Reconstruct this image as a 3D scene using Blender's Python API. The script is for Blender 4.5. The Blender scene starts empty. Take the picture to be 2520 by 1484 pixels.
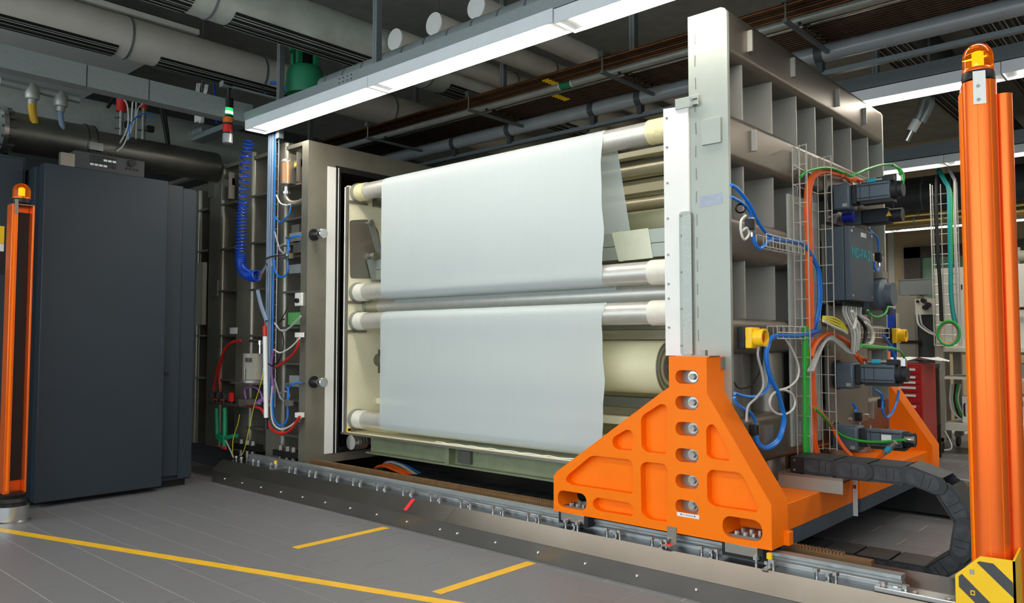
import bpy, bmesh, math, random
from mathutils import Vector, Matrix
from mathutils.geometry import delaunay_2d_cdt
random.seed(7)
scene = bpy.context.scene
COL = scene.collection
# ------------------------------------------------------------------ camera
FPX, CXP, CYP = 1930.0, 1260.0, 742.0
PITCH = math.atan(98.0/FPX)
YAW = math.atan((3005.0-CXP)/FPX*math.cos(PITCH))
CAM = Vector((0.0, 0.0, 1.1))
cam_d = bpy.data.cameras.new('camera'); cam_d.sensor_width = 36.0; cam_d.lens = FPX/2520.0*36.0
cam_d.clip_start = 0.05; cam_d.clip_end = 200
cam = bpy.data.objects.new('camera', cam_d); COL.objects.link(cam)
cam.location = CAM; cam.rotation_euler = (math.pi/2+PITCH, 0, YAW)
scene.camera = cam
# ------------------------------------------------------------------ daylight and exposure
SKY_COLOR = (0.80, 0.92, 1.0); SKY_STRENGTH = 2.6
LAMP_STRENGTH = 15.0; LAMP_COLOR = (1.0, 0.93, 0.83)
world = bpy.data.worlds.new('daylight'); scene.world = world; world.use_nodes = True
world.node_tree.nodes['Background'].inputs[0].default_value = (*SKY_COLOR, 1)
world.node_tree.nodes['Background'].inputs[1].default_value = SKY_STRENGTH
vs = scene.view_settings
vs.view_transform = 'Standard'; vs.look = 'None'; vs.gamma = 1.0; vs.use_curve_mapping = False
vs.exposure = 0.5
# ------------------------------------------------------------------ measuring helpers
_cy, _sy, _cp, _sp = math.cos(YAW), math.sin(YAW), math.cos(PITCH), math.sin(PITCH)
_R = Vector((_cy, _sy, 0)); _F = Vector((-_sy*_cp, _cy*_cp, _sp)); _U = Vector((_sy*_sp, -_cy*_sp, _cp))
def on(u, v, ax, val):
    """point of the plane ax=val measured at a spot of the photograph"""
    d = _R*(u-CXP) + _U*(CYP-v) + _F*FPX
    i = 'xyz'.index(ax)
    return CAM + d*((val-CAM[i])/d[i])
def xs(u, v, Y): return on(u, v, 'y', Y).x
def zs(u, v, Y): return on(u, v, 'y', Y).z
# ------------------------------------------------------------------ materials
def lin(c):
    return tuple((x/255/12.92 if x/255 <= 0.04045 else ((x/255+0.055)/1.055)**2.4) for x in c)
MATS = {}
def mat(name, rgb, rough=0.5, metal=0.0, vary=0.08, scale=8.0, bump=0.0, bscale=60.0, stretch=None, emit=0.0, ecol=None,
        trans=0.0, alpha=1.0, rvary=0.0, ior=1.45, coat=0.0, spec=0.5):
    m = bpy.data.materials.new(name); m.use_nodes = True
    nt = m.node_tree; p = nt.nodes['Principled BSDF']
    c = lin(rgb)
    p.inputs['Roughness'].default_value = rough; p.inputs['Metallic'].default_value = metal
    p.inputs['IOR'].default_value = ior; p.inputs['Specular IOR Level'].default_value = spec
    p.inputs['Coat Weight'].default_value = coat
    if trans: p.inputs['Transmission Weight'].default_value = trans
    if alpha < 1: p.inputs['Alpha'].default_value = alpha
    tc = nt.nodes.new('ShaderNodeTexCoord'); mp = nt.nodes.new('ShaderNodeMapping')
    nt.links.new(tc.outputs['Object'], mp.inputs['Vector'])
    if stretch: mp.inputs['Scale'].default_value = stretch
    nz = nt.nodes.new('ShaderNodeTexNoise'); nz.inputs['Scale'].default_value = scale
    nz.inputs['Detail'].default_value = 5; nz.inputs['Roughness'].default_value = 0.6
    nt.links.new(mp.outputs['Vector'], nz.inputs['Vector'])
    rp = nt.nodes.new('ShaderNodeValToRGB')
    rp.color_ramp.elements[0].position = 0.3; rp.color_ramp.elements[1].position = 0.7
    rp.color_ramp.elements[0].color = (*[x*(1-vary) for x in c], 1)
    rp.color_ramp.elements[1].color = (*[min(1, x*(1+vary)) for x in c], 1)
    nt.links.new(nz.outputs['Fac'], rp.inputs['Fac']); nt.links.new(rp.outputs['Color'], p.inputs['Base Color'])
    if rvary:
        mr = nt.nodes.new('ShaderNodeMapRange'); mr.inputs['To Min'].default_value = max(0.02, rough-rvary)
        mr.inputs['To Max'].default_value = min(1, rough+rvary)
        nt.links.new(nz.outputs['Fac'], mr.inputs['Value']); nt.links.new(mr.outputs['Result'], p.inputs['Roughness'])
    if bump:
        n2 = nt.nodes.new('ShaderNodeTexNoise'); n2.inputs['Scale'].default_value = bscale; n2.inputs['Detail'].default_value = 3
        nt.links.new(mp.outputs['Vector'], n2.inputs['Vector'])
        b = nt.nodes.new('ShaderNodeBump'); b.inputs['Strength'].default_value = bump; b.inputs['Distance'].default_value = 0.002
        nt.links.new(n2.outputs['Fac'], b.inputs['Height']); nt.links.new(b.outputs['Normal'], p.inputs['Normal'])
    if emit:
        p.inputs['Emission Color'].default_value = (*(ecol or c), 1); p.inputs['Emission Strength'].default_value = emit
    MATS[name] = m
    return m
mat('tile', (112,112,115), 0.42, 0, 0.10, 30, 0.15, 220, rvary=0.1)
mat('grout', (190,187,178), 0.8, 0, 0.1, 20)
mat('tape_yellow', (226,176,34), 0.5, 0, 0.10, 9)
mat('steel', (150,145,136), 0.42, 0.8, 0.07, 3, stretch=(1,1,0.15), rvary=0.08)
mat('steel_face', (162,168,160), 0.5, 0.62, 0.07, 3.5, 0.05, 30, rvary=0.08)
mat('steel_dark', (132,130,122), 0.38, 0.9, 0.12, 4, stretch=(1,1,0.2), rvary=0.1)
mat('plate_dark', (92,93,94), 0.24, 0.9, 0.1, 6)
mat('steel_beam', (126,118,108), 0.4, 0.8, 0.08, 3, stretch=(1,0.3,1), rvary=0.08)
mat('rail_steel', (176,180,180), 0.38, 0.75, 0.06, 10)
mat('steel_bright', (205,206,204), 0.22, 0.95, 0.04, 6)
mat('steel_chamber', (138,134,121), 0.36, 0.55, 0.15, 3, rvary=0.1)
mat('steel_rib', (168,167,160), 0.5, 0.5, 0.06, 3)
mat('ramp_steel', (132,128,122), 0.33, 0.9, 0.10, 2.2, 0.06, 90, rvary=0.08)
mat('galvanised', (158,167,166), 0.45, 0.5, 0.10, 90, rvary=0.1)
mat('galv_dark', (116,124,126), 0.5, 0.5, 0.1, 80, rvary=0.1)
mat('duct', (186,192,184), 0.45, 0.35, 0.10, 10, rvary=0.08)
mat('duct_paint', (205,200,190), 0.6, 0.1, 0.05, 6)
mat('duct_slot', (14,14,14), 0.8)
mat('orange', (255,122,0), 0.45, 0, 0.04, 5, 0.04, 120, spec=0.25)
mat('orange_column', (250,112,40), 0.3, 0.55, 0.03, 3)
mat('orange_lens', (255,140,16), 0.06, 0, 0.02, 4, trans=0.92, ior=1.25, emit=0.06, ecol=lin((255,110,5)))
mat('lamp_core', (255,210,110), 0.3, 0, 0.02, 4, emit=1.6, ecol=lin((255,190,60)))
mat('black', (22,22,23), 0.5, 0, 0.1, 10)
mat('rubber', (40,41,43), 0.55, 0, 0.18, 14, 0.1, 40)
mat('chain_black', (44,47,50), 0.5, 0, 0.35, 22, 0.15, 60, rvary=0.12)
mat('chain_circle', (54,58,62), 0.5, 0, 0.35, 26, 0.15, 60)
mat('cream', (242,237,206), 0.45, 0, 0.05, 5)
mat('cream_dark', (196,190,160), 0.4, 0.1, 0.06, 6)
mat('tray_cream', (238,230,192), 0.35, 0.1, 0.08, 5, rvary=0.1)
mat('roll_cream', (226,224,186), 0.4, 0, 0.03, 3)
mat('white_plastic', (232,232,228), 0.4, 0, 0.03, 6)
mat('collar', (230,228,214), 0.5, 0, 0.06, 20)
mat('collar_yellow', (226,216,168), 0.55, 0, 0.12, 26)
mat('roller', (206,204,196), 0.36, 0.5, 0.05, 18, rvary=0.06)
mat('roller_cream', (196,190,164), 0.35, 0.6, 0.05, 8)
mat('green_steel', (140,148,118), 0.45, 0.35, 0.12, 10)
mat('cabinet', (38,48,57), 0.5, 0.0, 0.04, 5, 0.1, 300, rvary=0.05)
mat('cabinet_edge', (70,86,112), 0.45, 0.1, 0.04, 5)
mat('dark_box', (66,78,90), 0.45, 0.0, 0.05, 6, 0.08, 260)
mat('motor', (84,96,108), 0.45, 0.15, 0.07, 12, 0.05, 120)
mat('motor_dark', (34,38,42), 0.5, 0.1, 0.08, 12)
mat('lamp_white', (222,226,228), 0.45, 0, 0.02, 5)
mat('ceiling', (150,150,144), 0.9, 0, 0.12, 6)
mat('wall', (190,170,138), 0.8, 0, 0.05, 3)
mat('wall_dark', (70,72,72), 0.85, 0, 0.08, 3)
mat('panel_white', (214,214,208), 0.6, 0, 0.04, 3)
mat('window_frame', (84,76,72), 0.5, 0.2)
mat('copper', (120,76,48), 0.32, 0.9, 0.25, 14, rvary=0.1)
mat('copper_dark', (74,57,44), 0.4, 0.85, 0.25, 14)
mat('pipe_grey', (150,154,156), 0.32, 0.1, 0.06, 8)
mat('pipe_dark', (66,68,70), 0.5, 0.1, 0.1, 8)
mat('insul', (168,172,164), 0.4, 0.4, 0.1, 12)
mat('green_paint', (34,120,84), 0.5, 0, 0.1, 8)
mat('green_cable', (46,168,58), 0.4, 0, 0.08, 8)
mat('green_pipe', (24,140,92), 0.4, 0, 0.06, 8)
mat('teal_cable', (20,140,140), 0.4)
mat('teal_band', (48,160,184), 0.35)
mat('blue_cable', (28,118,214), 0.3, 0, 0.08, 10)
mat('blue_hose', (24,66,170), 0.25, 0, 0.06, 10)
mat('blue_pale', (118,138,162), 0.4, 0, 0.08, 10)
mat('blue_knob', (30,40,150), 0.4)
mat('orange_cable', (232,96,26), 0.42, 0, 0.06, 10)
mat('grey_cable', (168,170,170), 0.42, 0, 0.05, 10)
mat('white_cable', (214,214,206), 0.42, 0, 0.05, 10)
mat('yellow_cable', (206,196,36), 0.42, 0, 0.08, 10)
mat('purple_cable', (150,100,168), 0.42, 0, 0.08, 10)
mat('red_hose', (196,34,28), 0.4, 0, 0.08, 10)
mat('red', (200,36,28), 0.4, 0, 0.05, 6)
mat('red_cabinet', (168,26,28), 0.4, 0, 0.04, 6)
mat('red_tape', (226,44,56), 0.5)
mat('yellow', (244,196,28), 0.4, 0, 0.04, 6)
mat('yellow_hose', (206,160,40), 0.5, 0, 0.08, 20)
mat('brass_and_reflection', (160,138,84), 0.35, 0.85)  # brass parts, and the painted yellow reflection under the far spiral duct
mat('anodised', (196,150,112), 0.3, 0.7, 0.10, 8, stretch=(8,8,0.3))
mat('stripe_grey', (70,70,72), 0.6, 0, 0.1, 200)
mat('label_white', (232,232,232), 0.5)
mat('ink', (30,30,32), 0.6)
mat('blue_smear', (150,158,172), 0.45, 0.3, 0.1, 40)
mat('ink_teal', (24,150,160), 0.5)
mat('wire', (198,198,190), 0.35, 0.5)
mat('perforated', (172,180,174), 0.5, 0.3, 0.3, 260)
mat('rack_brown', (140,108,74), 0.45, 0.5, 0.12, 20)
mat('green_box', (96,170,96), 0.4, 0, 0.05, 5)
mat('plastic_clear', (190,198,200), 0.15, 0, 0.02, 5, trans=0.6, ior=1.2)
mat('beige_grey', (150,146,134), 0.5, 0, 0.05, 4)
mat('white_machine', (206,204,190), 0.5, 0, 0.04, 4)
mat('tape_clear', (206,210,188), 0.25, 0, 0.05, 12)
mat('lamp_green', (40,220,110), 0.2, 0, 0.02, 4, emit=0.7, ecol=lin((30,230,110)))
mat('lamp_green_core', (220,255,235), 0.2, 0, 0.02, 4, emit=2.2, ecol=lin((190,255,225)))
mat('lamp_orange', (220,110,30), 0.2, 0, 0.02, 4)
mat('lamp_red', (214,40,34), 0.2, 0, 0.02, 4)
mat('diffuser', (255,250,240), 0.6, 0, 0.0, 4, emit=LAMP_STRENGTH, ecol=LAMP_COLOR)
mat('glass', (104,136,108), 0.06, 0, 0.02, 2, trans=0.2, ior=1.45)
mat('hazard_triangle', (240,180,30), 0.5)
def film_material():
    m = bpy.data.materials.new('film'); m.use_nodes = True; nt = m.node_tree
    p = nt.nodes['Principled BSDF']; out = nt.nodes['Material Output']
    tc = nt.nodes.new('ShaderNodeTexCoord'); mp = nt.nodes.new('ShaderNodeMapping'); mp.inputs['Scale'].default_value = (6, 1, 0.4)
    nz = nt.nodes.new('ShaderNodeTexNoise'); nz.inputs['Scale'].default_value = 4
    rp = nt.nodes.new('ShaderNodeValToRGB')
    rp.color_ramp.elements[0].color = (*lin((211,222,224)), 1); rp.color_ramp.elements[1].color = (*lin((215,226,228)), 1)
    nt.links.new(tc.outputs['Object'], mp.inputs['Vector']); nt.links.new(mp.outputs['Vector'], nz.inputs['Vector'])
    nt.links.new(nz.outputs['Fac'], rp.inputs['Fac']); nt.links.new(rp.outputs['Color'], p.inputs['Base Color'])
    p.inputs['Roughness'].default_value = 0.45
    tl = nt.nodes.new('ShaderNodeBsdfTranslucent'); tl.inputs['Color'].default_value = (*lin((214,216,190)), 1)
    mx = nt.nodes.new('ShaderNodeMixShader'); mx.inputs[0].default_value = 0.22
    nt.links.new(p.outputs[0], mx.inputs[1]); nt.links.new(tl.outputs[0], mx.inputs[2])
    tr = nt.nodes.new('ShaderNodeBsdfTransparent')
    m2 = nt.nodes.new('ShaderNodeMixShader'); m2.inputs[0].default_value = 0.14
    nt.links.new(mx.outputs[0], m2.inputs[1]); nt.links.new(tr.outputs[0], m2.inputs[2])
    nt.links.new(m2.outputs[0], out.inputs['Surface'])
    MATS['film'] = m
film_material()
# ------------------------------------------------------------------ mesh builder
WLOC = {}
def V(*a): return Vector(a)
class B:
    def __init__(s): s.bm = bmesh.new()
    def _hull(s, vs8):
        v = [s.bm.verts.new(p) for p in vs8]
        for f in ((0,3,2,1),(4,5,6,7),(0,1,5,4),(1,2,6,5),(2,3,7,6),(3,0,4,7)):
            s.bm.faces.new([v[i] for i in f])
        return s
    def box(s, x0, x1, y0, y1, z0, z1):
        x0, x1 = min(x0,x1), max(x0,x1); y0, y1 = min(y0,y1), max(y0,y1); z0, z1 = min(z0,z1), max(z0,z1)
        return s._hull([V(x0,y0,z0),V(x1,y0,z0),V(x1,y1,z0),V(x0,y1,z0),V(x0,y0,z1),V(x1,y0,z1),V(x1,y1,z1),V(x0,y1,z1)])
    def obox(s, c, size, rot):
        c = Vector(c); h = [q/2 for q in size]; R = rot.to_matrix() if hasattr(rot,'to_matrix') else rot
        P = [c + R @ V(a*h[0], b*h[1], d*h[2]) for a,b,d in ((-1,-1,-1),(1,-1,-1),(1,1,-1),(-1,1,-1),(-1,-1,1),(1,-1,1),(1,1,1),(-1,1,1))]
        return s._hull(P)
    def bar(s, p0, p1, w, t, up=(0,0,1)):
        p0, p1 = Vector(p0), Vector(p1); d = (p1-p0); L = d.length; d.normalize(); u = Vector(up)
        sd = d.cross(u)
        if sd.length < 1e-4: sd = d.cross(V(1,0,0))
        sd.normalize(); u = sd.cross(d).normalized()
        return s.obox((p0+p1)/2, (L, w, t), Matrix((d, sd, u)).transposed())
    def ring(s, c, ax, r, n, ph=0.0):
        ax = Vector(ax).normalized(); t = ax.cross(V(0,0,1))
        if t.length < 1e-3: t = V(1,0,0)
        t.normalize(); b = ax.cross(t)
        return [s.bm.verts.new(Vector(c) + t*(r*math.cos(ph+2*math.pi*i/n)) + b*(r*math.sin(ph+2*math.pi*i/n))) for i in range(n)]
    def _skin(s, A, Bq, smooth=True):
        n = len(A)
        for i in range(n):
            f = s.bm.faces.new((A[i], A[(i+1)%n], Bq[(i+1)%n], Bq[i])); f.smooth = smooth
    def cyl(s, p0, p1, r, n=16, r2=None, caps=True, smooth=True, ph=0.0):
        p0, p1 = Vector(p0), Vector(p1); ax = p1-p0
        a = s.ring(p0, ax, r, n, ph); b = s.ring(p1, ax, r if r2 is None else r2, n, ph)
        s._skin(a, b, smooth)
        if caps: s.bm.faces.new(list(reversed(a))); s.bm.faces.new(b)
        return s
    def hexa(s, p0, p1, r): return s.cyl(p0, p1, r, 6, smooth=False)
    def lathe(s, prof, o, ax=(0,0,1), n=20, close=True):
        """prof = [(radius, height along ax)]"""
        o = Vector(o); ax = Vector(ax).normalized(); prev = None; first = None
        for r, h in prof:
            ring = s.ring(o+ax*h, ax, max(r, 1e-4), n)
            if prev: s._skin(prev, ring)
            else: first = ring
            prev = ring
        if close:
            s.bm.faces.new(list(reversed(first))); s.bm.faces.new(prev)
        return s
    def tube(s, pts, r, n=8, smooth_path=True, sub=6, caps=True, closed=False):
        pts = [Vector(p) for p in pts]
        if smooth_path and len(pts) > 2: pts = catmull(pts, sub, closed)
        prev = None; first = None; nrm = None; N = len(pts)
        for i, p in enumerate(pts):
            if closed: d = pts[(i+1)%N]-pts[i-1]
            else: d = pts[min(i+1,N-1)]-pts[max(i-1,0)]
            if d.length < 1e-7: continue
            d.normalize()
            if nrm is None:
                nrm = d.cross(V(0,0,1))
                if nrm.length < 1e-2: nrm = d.cross(V(1,0,0))
            nrm = (nrm - d*nrm.dot(d))
            if nrm.length < 1e-6: nrm = d.orthogonal()
            nrm.normalize(); b = d.cross(nrm)
            ring = [s.bm.verts.new(p + nrm*(r*math.cos(2*math.pi*k/n)) + b*(r*math.sin(2*math.pi*k/n))) for k in range(n)]
            if prev: s._skin(prev, ring)
            else: first = ring
            prev = ring
        if closed: s._skin(prev, first)
        elif caps and first is not prev:
            s.bm.faces.new(list(reversed(first))); s.bm.faces.new(prev)
        return s
    def plate(s, outline, holes, to3, t, pockets=()):
        """2D outline with through holes and blind pockets [(poly, depth)]; to3(a, b, d) maps to space, d in 0..t from the front"""
        loops = [outline] + list(holes) + [q for q, _ in pockets]
        verts = []; edges = []
        for L in loops:
            k = len(verts); n = len(L)
            verts += [Vector((p[0], p[1])) for p in L]
            edges += [(k+i, k+(i+1)%n) for i in range(n)]
        vo, eo, fo, *_ = delaunay_2d_cdt(verts, edges, [], 0, 1e-6)
        def inside(p, poly):
            c = False; n = len(poly)
            for i in range(n):
                a, b = poly[i], poly[i-1]
                if (a[1] > p[1]) != (b[1] > p[1]) and p[0] < (b[0]-a[0])*(p[1]-a[1])/(b[1]-a[1])+a[0]: c = not c
            return c
        cache = {}
        def vt(i, d):
            k = (i, round(d, 6))
            if k not in cache: cache[k] = s.bm.verts.new(to3(vo[i][0], vo[i][1], d))
            return cache[k]
        for f in fo:
            ce = sum((Vector(vo[i]) for i in f), Vector((0,0)))/len(f)
            if not inside(ce, outline) or any(inside(ce, h) for h in holes): continue
            dep = 0.0
            for q, dp in pockets:
                if inside(ce, q): dep = dp
            s.bm.faces.new([vt(i, dep) for i in f]); s.bm.faces.new([vt(i, t) for i in reversed(f)])
        def wall(L, d0, d1):
            a = [s.bm.verts.new(to3(p[0], p[1], d0)) for p in L]; b = [s.bm.verts.new(to3(p[0], p[1], d1)) for p in L]
            s._skin(a, b, False)
        wall(outline, 0, t)
        for h in holes: wall(h, 0, t)
        for q, dp in pockets: wall(q, 0, dp)
        return s
    def prism(s, poly, to3, d0, d1):
        a = [s.bm.verts.new(to3(p[0], p[1], d0)) for p in poly]; b = [s.bm.verts.new(to3(p[0], p[1], d1)) for p in poly]
        s._skin(a, b, False); s.bm.faces.new(list(reversed(a))); s.bm.faces.new(b)
        return s
    def sheet(s, prof, x0, x1, nx=1, wob=None):
        """open surface swept along X from a YZ profile"""
        rows = []
        for i in range(nx+1):
            x = x0+(x1-x0)*i/nx
            rows.append([s.bm.verts.new((x + (wob(j/len(prof)) if (wob and i == nx) else 0), y, z)) for j, (y, z) in enumerate(prof)])
        for i in range(nx):
            for j in range(len(prof)-1):
                f = s.bm.faces.new((rows[i][j], rows[i+1][j], rows[i+1][j+1], rows[i][j+1])); f.smooth = True
        return s
    def build(s, name, m, parent=None, bevel=0.0, seg=2, sharp=35, label=None):
        bm = s.bm
        bmesh.ops.recalc_face_normals(bm, faces=bm.faces)
        lo = Vector((1e9,)*3); hi = Vector((-1e9,)*3)
        for v in bm.verts:
            for i in range(3): lo[i] = min(lo[i], v.co[i]); hi[i] = max(hi[i], v.co[i])
        c = (lo+hi)/2
        if parent is None: c = V((lo.x+hi.x)/2, (lo.y+hi.y)/2, lo.z)
        for v in bm.verts: v.co -= c
        me = bpy.data.meshes.new(name); bm.to_mesh(me); bm.free()
        me.materials.append(MATS[m])
        try: me.set_sharp_from_angle(angle=math.radians(sharp))
        except Exception: pass
        o = bpy.data.objects.new(name, me); COL.objects.link(o)
        if bevel:
            md = o.modifiers.new('bevel', 'BEVEL'); md.width = bevel; md.segments = seg; md.limit_method = 'ANGLE'; md.angle_limit = math.radians(40)
        WLOC[o.name] = c
        if parent is not None:
            o.parent = parent; o.location = c - WLOC[parent.name]
        else: o.location = c
        if label: o['label'] = label
        return o
def catmull(P, sub, closed=False):
    out = []; n = len(P); rng = range(n) if closed else range(n-1)
    for i in rng:
        if closed: p0, p1, p2, p3 = P[i-1], P[i], P[(i+1)%n], P[(i+2)%n]
        else:
            p1, p2 = P[i], P[i+1]; p0 = P[i-1] if i else p1*2-p2; p3 = P[i+2] if i+2 < n else p2*2-p1
        for k in range(sub):
            t = k/sub
            out.append(0.5*((2*p1)+(p2-p0)*t+(2*p0-5*p1+4*p2-p3)*t*t+(3*p1-p0-3*p2+p3)*t*t*t))
    if not closed: out.append(P[-1])
    return out
def tag(o, label, cat, group=None):
    o['label'] = label; o['category'] = cat
    if group: o['group'] = group
    return o
def thing(name, label, cat, loc, group=None):
    o = bpy.data.objects.new(name, None); COL.objects.link(o); o.empty_display_size = 0.05
    o.location = loc; WLOC[o.name] = Vector(loc)
    return tag(o, label, cat, group)
def struct(o): o['kind'] = 'structure'; return o
def dup(o, delta, parent=None, label=None):
    c = o.copy(); COL.objects.link(c)
    w = WLOC[o.name] + Vector(delta); WLOC[c.name] = w
    if parent is not None:
        c.parent = parent; c.location = w - WLOC[parent.name]
    elif o.parent is None: c.location = w
    else: c.location = o.location + Vector(delta)
    if label: c['label'] = label
    for ch in list(o.children):
        k = ch.copy(); COL.objects.link(k); k.parent = c; WLOC[k.name] = WLOC[ch.name] + Vector(delta)
        for g in ch.children:
            q = g.copy(); COL.objects.link(q); q.parent = k; WLOC[q.name] = WLOC[g.name] + Vector(delta)
    return c
def XZ(Y): return lambda a, b, d: V(a, Y+d, b)       # front face towards the camera side, depth along +Y
def YZ(X): return lambda a, b, d: V(X-d, a, b)       # front face towards +X
def rrect(a0, a1, b0, b1, r, n=5):
    P = []
    for cx, cy, s0 in ((a1-r, b1-r, 0), (a0+r, b1-r, 90), (a0+r, b0+r, 180), (a1-r, b0+r, 270)):
        for k in range(n+1):
            t = math.radians(s0+90*k/n); P.append((cx+r*math.cos(t), cy+r*math.sin(t)))
    return P
def round_poly(P, r, n=4):
    out = []; N = len(P)
    for i in range(N):
        a, b, c = Vector(P[i-1]), Vector(P[i]), Vector(P[(i+1)%N])
        d1 = (a-b); d2 = (c-b); k = min(r, d1.length*0.45, d2.length*0.45)
        p = b+d1.normalized()*k; q = b+d2.normalized()*k
        for j in range(n+1):
            t = j/n; out.append(tuple(p*(1-t)**2 + b*(2*t*(1-t)) + q*t*t))
    return out
def text_mesh(name, s, size, m, parent, loc, rot, ext=0.0008, align='CENTER', bold=0.0):
    cu = bpy.data.curves.new(name, 'FONT'); cu.body = s; cu.size = size; cu.extrude = ext; cu.align_x = align; cu.align_y = 'CENTER'; cu.resolution_u = 3; cu.offset = bold
    o = bpy.data.objects.new(name, cu); COL.objects.link(o)
    dg = bpy.context.evaluated_depsgraph_get(); me = bpy.data.meshes.new_from_object(o.evaluated_get(dg))
    bpy.data.objects.remove(o); bpy.data.curves.remove(cu)
    me.materials.clear(); me.materials.append(MATS[m])
    q = bpy.data.objects.new(name, me); COL.objects.link(q); WLOC[q.name] = Vector(loc)
    if parent: q.parent = parent; q.location = Vector(loc)-WLOC[parent.name]
    else: q.location = loc
    q.rotation_euler = rot
    return q
FACE_MY = (math.pi/2, 0, 0)                 # lettering read from the -Y side
FACE_PX = (math.pi/2, 0, math.pi/2)         # lettering read from the +X side
# ================================================================== THE SETTING
struct(B().box(-9.5, 6, -4, 12.5, -0.12, -0.0012).build('floor', 'grout'))
FLOOR = bpy.data.objects['floor']
def tile_mesh(w, d):
    b = B(); g = 0.0018
    b.box(-w/2+g, w/2-g, -d/2+g, d/2-g, -0.003, 0.0)
    bmesh.ops.recalc_face_normals(b.bm, faces=b.bm.faces)
    me = bpy.data.meshes.new('tile'); b.bm.to_mesh(me); b.bm.free(); me.materials.append(MATS['tile']); return me
tm = tile_mesh(0.4, 0.2)
rows = []
for j in range(-2, 50):
    y = 0.6+0.2*j+0.1
    for i in range(-24, 14):
        x = 0.4*i + (0.2 if j % 2 else 0.0) + 0.06
        d = on(0,0,'z',0); p = V(x, y, 0)-CAM
        dep = p.dot(_F)
        if dep < 0.5: vis = False
        else:
            u = CXP+FPX*p.dot(_R)/dep; v = CYP-FPX*p.dot(_U)/dep
            vis = -120 < u < 2640 and v < 1600
        hidden = 3.06 < y < 3.55
        rows.append((dep if (vis and not hidden) else 99, x, y))
rows.sort()
for d, x, y in rows[:296]:
    o = bpy.data.objects.new('tile', tm); COL.objects.link(o); o.parent = FLOOR; o.location = V(x, y, 0)-WLOC['floor']
b = B()
for d, x, y in rows[296:]: b.box(x-0.197, x+0.197, y-0.097, y+0.097, -0.003, 0)
o = b.build('tile_field', 'tile', FLOOR); o['kind'] = 'stuff'
struct(B().box(-9.6, 6, -4, 12.6, 4.0, 4.2).build('ceiling', 'ceiling'))
struct(B().box(-9.7, -9.5, -4, 12.6, -0.1, 4.0).build('wall_left', 'wall_dark'))
struct(B().box(5.9, 6.1, -4, 12.6, -0.1, 4.0).build('wall_right', 'panel_white'))
# back wall with a glazed window band
BW = 12.4
w0 = on(2228, 700, 'y', BW); zt = on(2300, 605, 'y', BW).z
wl, wr = w0.x, 1.6
struct(B().box(-9.5, wl, BW, BW+0.15, 0, 4.0).box(wr, 6, BW, BW+0.15, 0, 4.0).box(wl, wr, BW, BW+0.15, 0, 0.95).box(wl, wr, BW, BW+0.15, zt, 4.0).build('wall_back', 'wall'))
win = B().box(wl, wl+0.22, BW-0.04, BW+0.1, 0.95, zt).box(wl, wr, BW-0.04, BW+0.1, zt-0.16, zt).box(wl, wr, BW-0.04, BW+0.1, 0.95, 1.05).build('window_1', 'window_frame')
struct(win)
struct(B().box(wl+0.22, wr, BW+0.03, BW+0.04, 1.05, zt-0.16).build('window_pane', 'glass', win))
struct(B().box(wl+1.5, wl+1.58, BW-0.03, BW+0.08, 1.05, zt-0.16).build('window_mullion', 'window_frame', win))
struct(B().box(wl-1.0, wr+1, BW-0.03, BW, zt+0.55, zt+0.6).box(wl-0.22, wl-0.14, BW-0.03, BW, 0, 2.75).build('trim_1', 'panel_white'))
# ceiling panel light grey, upper left
cp = [on(0, 95, 'z', 3.62), on(300, 190, 'z', 3.62)]
struct(B().box(-9.0, -6.15, 1.1, cp[1].y, 3.62, 3.66).build('trim_2', 'panel_white'))
# the glazed front behind the camera: sill and mullions
fr = B().box(-9.5, 6, -4.1, -3.95, 0, 0.5)
for x in (-9.4, -6.9, -4.4, -1.9, 0.6, 3.1, 5.8): fr.box(x-0.06, x+0.06, -4.1, -3.95, 0.5, 4.0)
struct(fr.box(-9.5, 6, -4.1, -3.95, 3.6, 4.0).build('window_2', 'window_frame'))
# yellow tapes on the floor
def tape(pts, label):
    a, bq = Vector(pts[0]), Vector(pts[1]); d = (bq-a).normalized(); n = V(-d.y, d.x, 0)*0.029
    b = B(); b._hull([a-n+V(0,0,0.0003), bq-n+V(0,0,0.0003), bq+n+V(0,0,0.0003), a+n+V(0,0,0.0003), a-n+V(0,0,0.0012), bq-n+V(0,0,0.0012), bq+n+V(0,0,0.0012), a+n+V(0,0,0.0012)])
    return tag(b.build('floor_tape', 'tape_yellow'), label, 'floor tape', 'yellow marking tapes on the floor')
tape([(-3.70,2.37,0),(-3.70,2.99,0)], 'short yellow floor tape ending halfway along the steel ramp, further from the orange bracket')
tape([(-2.585,2.37,0),(-2.585,3.01,0)], 'short yellow floor tape nearest the camera, pointing at the ramp below the orange foot')
tape([(-6.4,1.115,0),(-1.9,2.485,0)], 'long yellow floor tape running diagonally across the grey tiles')
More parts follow.
